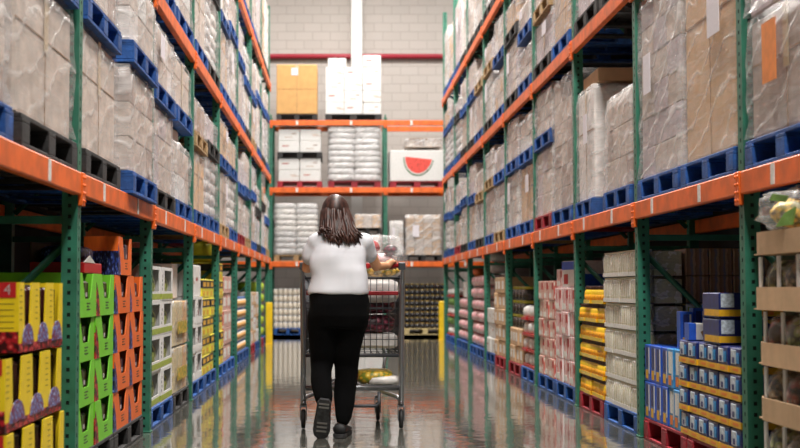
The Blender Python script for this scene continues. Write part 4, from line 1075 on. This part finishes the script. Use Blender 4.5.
# ------------------------------------------------------------------ shopping cart
CX, CY = .095, 8.98                     # centre line of the cart, rear axle
cart = tag(empty('shopping_cart', (CX, CY, 0)), 'grey wire shopping cart with a red handle pushed by the woman', 'shopping cart')
HZ, HY = 1.165, -.13                    # handle, relative to the cart
RW_, FW_ = .35, .27                     # half widths at the rear and front
ZB0, ZB1, ZT0, ZT1 = .53, .58, 1.10, 1.04; LEN = .92
def cp(name, mb, par=cart): return mb.obj(name, par)
for s, nm in ((-1, 0), (1, 0)):
    mb = MB(); mb.tube([(s*RW_, HY, HZ), (s*(RW_+.008), HY+.05, HZ-.02), (s*(RW_+.005), -.05, 1.0), (s*(RW_), .0, .55), (s*RW_, .0, .22), (s*RW_, .06, .17)], [.014]*2+[.02]*4, 'chrome', 10); cp('side_post', mb)
    mb = MB(); mb.tube([(s*RW_, .0, .19), (s*(RW_-.01), .35, .2), (s*.22, .66, .22)], .016, 'chrome', 8); mb.tube([(s*.22, .66, .22), (s*FW_, .78, .5), (s*FW_, LEN-.02, .6)], .013, 'chrome', 8); cp('chassis_rail', mb)
h = cp('handle', MB().tube([(-RW_, HY, HZ), (RW_, HY, HZ)], .016, 'handle_red', 12))
for s in (-1, 1): cp('end_cap', MB().bbox(s*RW_-.025, s*RW_+.025, HY-.025, HY+.03, HZ-.03, HZ+.024, 'cart_dark', .006), h)
cp('label_plate', MB().bbox(-.12, .12, HY-.019, HY+.0, HZ-.022, HZ+.019, 'lid_red', .004), h)
def wirepanel(P00, P10, P01, P11, nu, nv, r=.0032, rim=.007, m='cart_dark'):
    mb = MB(); P00, P10, P01, P11 = map(Vector, (P00, P10, P01, P11))
    q = lambda u, v: P00*(1-u)*(1-v)+P10*u*(1-v)+P01*(1-u)*v+P11*u*v
    for i in range(nu+1): mb.tube([q(i/nu, 0), q(i/nu, 1)], rim if i in (0, nu) else r, m, 5)
    for j in range(nv+1): mb.tube([q(0, j/nv), q(1, j/nv)], rim if j in (0, nv) else r, m, 5)
    return mb
cp('basket_floor', wirepanel((-RW_, .02, ZB0), (RW_, .02, ZB0), (-FW_, LEN, ZB1), (FW_, LEN, ZB1), 14, 8))
for s in (-1, 1): cp('basket_side', wirepanel((s*RW_, .0, ZB0), (s*FW_, LEN, ZB1), (s*RW_, -.02, ZT0), (s*(FW_+.03), LEN+.05, ZT1), 18, 6))
cp('basket_front', wirepanel((-FW_, LEN, ZB1), (FW_, LEN, ZB1), (-FW_-.03, LEN+.05, ZT1), (FW_+.03, LEN+.05, ZT1), 12, 6))
cp('rear_gate', wirepanel((-RW_, .01, ZB0), (RW_, .01, ZB0), (-RW_, -.015, ZT0-.02), (RW_, -.015, ZT0-.02), 16, 5))
cp('child_seat', wirepanel((-.28, .0, .86), (.28, .0, .86), (-.27, .26, .88), (.27, .26, .88), 9, 3).tube([(-.28, .26, .88), (-.28, .3, 1.08)], .006, 'cart_dark', 6).tube([(.28, .26, .88), (.28, .3, 1.08)], .006, 'cart_dark', 6).tube([(-.28, .3, 1.08), (.28, .3, 1.08)], .006, 'cart_dark', 6))
cp('gate_bar', MB().bbox(-RW_+.02, RW_-.02, -.03, -.005, .955, .985, 'handle_red', .005))
cp('lower_rack', wirepanel((-.33, .02, .285), (.33, .02, .285), (-.2, .66, .3), (.2, .66, .3), 10, 5, .006, .012, 'chrome'))
cp('cross_bar', MB().tube([(-.04, -.02, .27), (-.04, -.04, .17), (.17, -.04, .17), (.19, -.04, .19), (.19, -.02, .27)], .012, 'cart_dark', 8))
cp('cross_bar', MB().tube([(-RW_, .0, .3), (RW_, .0, .3)], .014, 'chrome', 8)); cp('cross_bar', MB().tube([(-RW_, .0, .525), (RW_, .0, .525)], .013, 'cart_dark', 8))
for (x, y) in ((-RW_+.0, .06), (RW_-.0, .06), (-.2, .62), (.2, .62)):
    c = MB(); c.lathe([(.02, .16), (.024, .172), (.02, .19)], 'caster_grey', x, y-.01, 0, 10)
    for s in (-1, 1): c.bbox(x+s*.021-.003, x+s*.021+.003, y-.055, y+.02, .06, .165, 'caster_grey', .001)
    c.bbox(x-.024, x+.024, y-.05, y+.03, .155, .168, 'caster_grey', .002)
    co = cp('caster', c); wv = MB(); rot = Matrix.Rotation(R(90), 4, 'Y')
    wv.lathe([(.058, -.015), (.068, -.011), (.07, 0), (.068, .011), (.058, .015)], 'rubber', n=20); wv.v = [tuple(rot @ Vector(v)+Vector((x, y-.02, .0705))) for v in wv.v]
    wo = cp('wheel', wv, co); hv = MB().lathe([(.026, -.0175), (.026, .0175)], 'caster_grey', n=14); hv.v = [tuple(rot @ Vector(v)+Vector((x, y-.02, .0705))) for v in hv.v]
    k = len(wv.v)
    me = wo.data
# what is in the cart
def bag(name, label, c, r, m, p=.6, nz=.08, seed=0, cat='bag'):
    o = tag(MB().ellip((0, 0, 0), r, m, 20, 12, p=p, nz=nz, seed=seed).obj(name), label, cat); o.location = (CX+c[0], CY+c[1], c[2]); return o
bag('net_bag', 'dark pink net bag lying lower in the cart basket', (.14, .3, .745), (.18, .2, .066), 'net_maroon', seed=1)
bag('net_bag', 'dark pink net bag lying higher in the cart basket', (.14, .3, .885), (.18, .2, .066), 'net_maroon', seed=4)
bag('net_bag', 'dark pink net bag at the far left of the cart basket behind the woman', (-.15, .5, .69), (.13, .18, .09), 'net_maroon', seed=7)
o = tag(MB().bbox(-.19, .17, -.18, .2, 0, .105, 'bag_white', .02).obj('clear_box'), 'pale box on the floor of the cart basket under the pink net bags', 'box'); o.location = (CX+.16, CY+.3, .57)
bag('white_bag', 'white paper bag standing in the child seat of the cart', (.19, .13, .985), (.15, .1, .085), 'bag_white', p=.5, seed=3)
o = bag('yellow_bag', 'yellow and white bag lying on the lower rack of the cart', (.16, .2, .365), (.14, .2, .052), 'snack_bag', p=.6, seed=5)
MB().ellip((.06, -.08, -.02), (.12, .14, .035), 'bag_white', 16, 8, p=.6, nz=.08, seed=2).obj('white_end', o)
t = tag(empty('clear_bag', (CX+.19, CY+.14, 1.08)), 'clear plastic bag of red and yellow items on top of the cart seat', 'bag')
MB().ellip((-.06, -.03, .225), (.075, .06, .05), 'lid_red', 12, 8, nz=.2, seed=1).obj('red_contents', t)
MB().ellip((.02, 0, .05), (.14, .08, .045), 'corn', 14, 8, nz=.1, seed=3).obj('yellow_contents', t)
MB().ellip((.01, 0, .135), (.13, .07, .045), 'bag_pink', 14, 8, nz=.12, seed=6).obj('pale_contents', t)
MB().ellip((.09, -.05, .2), (.055, .04, .04), 'net_maroon', 10, 6, nz=.1, seed=3).obj('purple_contents', t)
MB().ellip((.02, 0, .155), (.19, .11, .16), 'cello', 22, 14, p=.8, nz=.16, seed=9).obj('clear_film', t)

# ------------------------------------------------------------------ the woman pushing the cart
PX, PY = 0.0, 8.5
woman = tag(empty('person', (PX, PY, 0)), 'woman with dark shoulder-length hair in white t-shirt and black trousers pushing a cart', 'person')
def remesh(o, vox, sm=6, f=.5):
    m = o.modifiers.new('remesh', 'REMESH'); m.mode = 'VOXEL'; m.voxel_size = vox; m.use_smooth_shade = True
    s = o.modifiers.new('smooth', 'SMOOTH'); s.iterations = sm; s.factor = f
    return o
def wp(name, mb, par=woman): return mb.obj(name, par)
def loft(mb, rings, m, n=20, p=1.0):
    """rings: (centre, rx, ry); closed ends"""
    vs = []; fs = []; g = lambda x: math.copysign(abs(x)**p, x)
    for (c, rx, ry) in rings:
        for k in range(n):
            a = 2*math.pi*k/n; vs.append((c[0]+rx*g(math.cos(a)), c[1]+ry*g(math.sin(a)), c[2]))
    for i in range(len(rings)-1):
        for k in range(n): fs.append((i*n+k, i*n+(k+1) % n, (i+1)*n+(k+1) % n, (i+1)*n+k))
    fs.append(tuple(range(n-1, -1, -1))); fs.append(tuple(range((len(rings)-1)*n, len(rings)*n)))
    return mb.add(vs, fs, m, True)
# joints, relative to the woman's empty: x right, y towards the cart, z up
Hc = Vector((-.025, .17, 1.515))                    # head
SHL, ELL, WRL = Vector((-.175, .10, 1.31)), Vector((-.222, .17, 1.14)), Vector((-.205, .315, 1.15))
SHR, ELR, WRR = Vector((.185, .10, 1.31)), Vector((.262, .19, 1.155)), Vector((.345, .315, 1.165))
HPL, KNL, ANL = Vector((-.10, .03, .86)), Vector((-.125, .08, .48)), Vector((-.105, -.13, .245))
HPR, KNR, ANR = Vector((.085, .03, .86)), Vector((.055, .10, .47)), Vector((.02, .0, .10))
b = MB()
b.ellip(Hc, (.074, .092, .112), 'skin', 24, 16); b.ellip(Hc+Vector((0, .03, -.05)), (.056, .066, .066), 'skin', 18, 12)
b.limb([Hc+Vector((0, .09, .0)), Hc+Vector((0, .112, -.03))], [.009, .014], 'skin', 8)          # nose
for s in (-1, 1): b.ellip(Hc+Vector((s*.076, -.005, -.01)), (.012, .022, .032), 'skin', 10, 8)     # ears
b.limb([Hc+Vector((0, -.02, -.07)), Vector((-.01, .11, 1.36)), Vector((0, .09, 1.30))], [.052, .054, .07], 'skin', 16)
loft(b, [((0, .06, .86), .15, .10), ((0, .05, 1.0), .15, .10), ((0, .07, 1.15), .15, .095), ((0, .09, 1.26), .14, .075), ((0, .1, 1.31), .08, .05)], 'skin')
b.limb([SHL.lerp(ELL, .12), ELL, WRL], [.042, .038, .026], 'skin'); b.limb([SHR.lerp(ELR, .12), ELR, WRR], [.042, .038, .026], 'skin'); b.limb([Vector((-.1, .1, 1.3)), SHL.lerp(ELL, .1)], [.04, .04], 'skin'); b.limb([Vector((.1, .1, 1.3)), SHR.lerp(ELR, .1)], [.04, .04], 'skin')
b.limb([HPL, KNL, ANL], [.08, .052, .034], 'skin'); b.limb([HPR, KNR, ANR], [.08, .052, .034], 'skin')
HB = Vector((0, 8.98-.13-PY, HZ))                   # handle axis relative to the woman
def hand(mb, wr, side, hx):
    """palm over the top of the bar, four fingers curling down its far side, thumb hooked under the near side"""
    palm = Vector((hx, HB.y-.022, HB.z+.026)); mb.limb([wr, (wr+palm)/2+Vector((0,0,.004)), palm], [.026, .026, .024], 'skin', 10)
    for i, (ln, rr) in enumerate(((.9, .0085), (1.0, .009), (.96, .0088), (.8, .0078))):
        x = hx + side*(.03-.02*i); R0 = .027
        mb.limb([palm+Vector(((x-hx)*.8, -.008, .002))] + [Vector((x, HB.y+R0*math.sin(a), HB.z+R0*math.cos(a))) for a in (R(-25), R(20), R(70*ln), R(125*ln), R(170*ln))], [rr*1.15, rr*1.1, rr, rr, rr*.95, rr*.85], 'skin', 8)
        mb.ellip((x, HB.y+R0*math.sin(-.4), HB.z+R0*math.cos(-.4)+.002), (.0105, .012, .0105), 'skin', 8, 6)
    t = palm+Vector((-side*.02, -.012, -.004))      # thumb leaves the inner side of the palm near its base
    mb.limb([t, t+Vector((-side*.022, .006, -.018)), Vector((hx-side*.05, HB.y-.022, HB.z-.018)), Vector((hx-side*.046, HB.y-.002, HB.z-.03))], [.0125, .011, .0098, .0082], 'skin', 8)
hand(b, WRL, -1, -.205); hand(b, WRR, 1, .37)
remesh(wp('body', b), .006, 3, .5)
for s in (-1, 1):
    e = wp('eye', MB().ellip(Hc+Vector((s*.03, .083, .008)), (.012, .01, .009), 'eye_white', 10, 8)); wp('iris', MB().ellip(Hc+Vector((s*.03, .0905, .008)), (.0055, .004, .0055), 'iris', 8, 6), e)
wp('mouth', MB().ellip(Hc+Vector((0, .096, -.062)), (.024, .006, .007), 'lip', 12, 8))
# t-shirt: torso and short sleeves in one cloth, with soft folds
s = MB()
rows = [(.962, .212, .142, .03, 0), (.99, .21, .142, .03, .0), (1.04, .200, .134, .035, .003), (1.10, .190, .125, .045, .003), (1.16, .188, .12, .06, .0), (1.22, .19, .12, .07, .0), (1.27, .186, .112, .085, .002), (1.31, .172, .098, .095, .0), (1.345, .125, .078, .105, -.004), (1.375, .07, .06, .115, -.008)]
loft(s, [((-.002+dx, y, z), rx, ry) for (z, rx, ry, y, dx) in rows], 'tee', 28, p=.88)
for (a, e) in ((SHL, ELL), (SHR, ELR)):
    s.ellip(a+Vector((-.012 if a.x > 0 else .012, 0, .0)), (.066, .068, .066), 'tee', 16, 10)
    d = e-a; s.limb([a-d*.1+Vector((-.03 if a.x > 0 else .03, 0, .0)), a+d*.2, a+d*.5], [.062, .062, .062], 'tee', 16)
s = remesh(wp('t_shirt', s), .008, 14, .5)
tx = bpy.data.textures.new('folds', 'CLOUDS'); tx.noise_scale = .15; tx.noise_depth = 0
dm = s.modifiers.new('folds', 'DISPLACE'); dm.texture = tx; dm.strength = .04; dm.mid_level = .5; dm.texture_coords = 'LOCAL'
# trousers
t = MB()
loft(t, [((0, .03, .74), .19, .125), ((0, .022, .82), .209, .15), ((0, .022, .9), .207, .147), ((0, .03, .97), .2, .134), ((0, .032, .985), .196, .13)], 'trouser', 24, p=.9)
t.limb([HPL+Vector((0, 0, -.02)), HPL.lerp(KNL, .35), HPL.lerp(KNL, .75), KNL, KNL.lerp(ANL, .45), KNL.lerp(ANL, .95)], [.116, .105, .087, .08, .073, .06], 'trouser', 18)
t.limb([HPR+Vector((0, 0, -.02)), HPR.lerp(KNR, .35), HPR.lerp(KNR, .75), KNR, KNR.lerp(ANR, .45), KNR.lerp(ANR, .9)], [.116, .106, .091, .082, .072, .058], 'trouser', 18)
t = remesh(wp('trousers', t), .009, 6, .5)
dm = t.modifiers.new('folds', 'DISPLACE'); dm.texture = tx; dm.strength = .03; dm.mid_level = .5; dm.texture_coords = 'LOCAL'
# trainers
def shoe(M4):
    up = MB(); n = 18
    secs = [(-.03, .030, .05, .045), (-.012, .036, .062, .075), (.03, .037, .065, .082), (.08, .039, .055, .06), (.13, .043, .045, .045), (.18, .045, .036, .036), (.215, .036, .028, .028), (.235, .018, .018, .018)]
    vs = []; fs = []
    for (y, rx, h_, zc) in secs:
        for k in range(n):
            a = 2*math.pi*k/n; vs.append(M4 @ Vector((rx*math.cos(a), y, max(.016, .02+h_*.55+h_*.62*math.sin(a)))))
    for i in range(len(secs)-1):
        for k in range(n): fs.append((i*n+k, i*n+(k+1) % n, (i+1)*n+(k+1) % n, (i+1)*n+k))
    fs.append(tuple(range(n-1, -1, -1))); fs.append(tuple(range((len(secs)-1)*n, len(secs)*n)))
    up.add(vs, fs, 'shoe', True); o = wp('shoe', up)
    so = MB(); out = [(-.036*c, y) for (c, y) in ((.6,-.045),(.95,-.02),(.9,.04),(.85,.08),(1.1,.14),(1.25,.18),(1.0,.22),(.4,.245))]; out = out+[(-x, y) for (x, y) in reversed(out)]
    v0 = len(so.v); so.plan([(x, y) for (x, y) in out][::-1], 0, .024, 'sole'); so.v = [tuple(M4 @ Vector(v)) for v in so.v]; q = wp('sole', so, o)
    tr = MB()
    for y in (-.02, .005, .12, .15, .18): tr.box(-.026, .026, y, y+.012, -.003, .001, 'sole_light')
    tr.v = [tuple(M4 @ Vector(v)) for v in tr.v]; wp('tread', tr, q)
    lc = MB()
    for y in (.09, .11, .13): lc.box(-.022, .022, y, y+.006, .09-(y-.07)*.45, .098-(y-.07)*.45, 'tag_white')
    lc.v = [tuple(M4 @ Vector(v)) for v in lc.v]; wp('laces', lc, o)
shoe(Matrix.Translation((.006, -.02, .004)) @ Matrix.Rotation(R(-8), 4, 'Z') @ Matrix.Diagonal((1.3, 1.05, 1, 1)))
shoe(Matrix.Translation((-.1, -.165, .225)) @ Matrix.Rotation(R(6), 4, 'Y') @ Matrix.Rotation(R(-66), 4, 'X') @ Matrix.Diagonal((1.3, 1.03, 1, 1)))
# hair: cap plus locks falling from the crown
hr = MB(); rh = random.Random(4)
hr.ellip(Hc+Vector((0, -.018, .026)), (.097, .102, .116), 'hair', 26, 16)
lofts = [((-.028, .125, 1.50), .096, .07), ((-.02, .09, 1.44), .10, .06), ((.0, .06, 1.38), .103, .05), ((.02, .035, 1.335), .088, .04)]
loft(hr, lofts, 'hair', 20)
cap = wp('hair', hr)
lk = MB()
for i in range(120):
    a = rh.uniform(-1.45, 1.45)                     # angle round the back of the head
    top = Hc+Vector((math.sin(a)*.06, -.02-math.cos(a)*.06, .1))
    mid = Hc+Vector((math.sin(a)*.094, -.02-math.cos(a)*.092, rh.uniform(-.02, .03)))
    dn = Vector((-.012+math.sin(a)*.108+rh.uniform(-.012, .012), .07-math.cos(a)*.055, 1.40+rh.uniform(-.02, .02)))
    lean = .02+.02*math.sin(a)
    end = Vector((dn.x+lean+rh.uniform(-.025, .03), .05-math.cos(a)*.075+rh.uniform(-.01, .01), 1.315+rh.uniform(-.045, .035)+.06*abs(math.sin(a))-.03*math.sin(a)))
    lk.tube([top, mid, (mid+dn)/2+Vector((0, -.012*math.cos(a), 0)), dn, (dn+end)/2+Vector((rh.uniform(-.01, .01), -.008, 0)), end], [.006, .013, .014, .013, .010, .002], 'hair', 6)
wp('locks', lk, cap)
# ------------------------------------------------------------------ clean up and colour management
for p in PROTO:
    for k in reversed(p.kids): bpy.data.objects.remove(k)
    bpy.data.objects.remove(p.root)
sc = bpy.context.scene
sc.view_settings.view_transform = 'Standard'; sc.view_settings.look = 'None'; sc.view_settings.gamma = 1; sc.view_settings.use_curve_mapping = False
sc.view_settings.exposure = 0.15
sc.cycles.max_bounces = 8; sc.cycles.transparent_max_bounces = 12; sc.cycles.caustics_reflective = False; sc.cycles.caustics_refractive = False
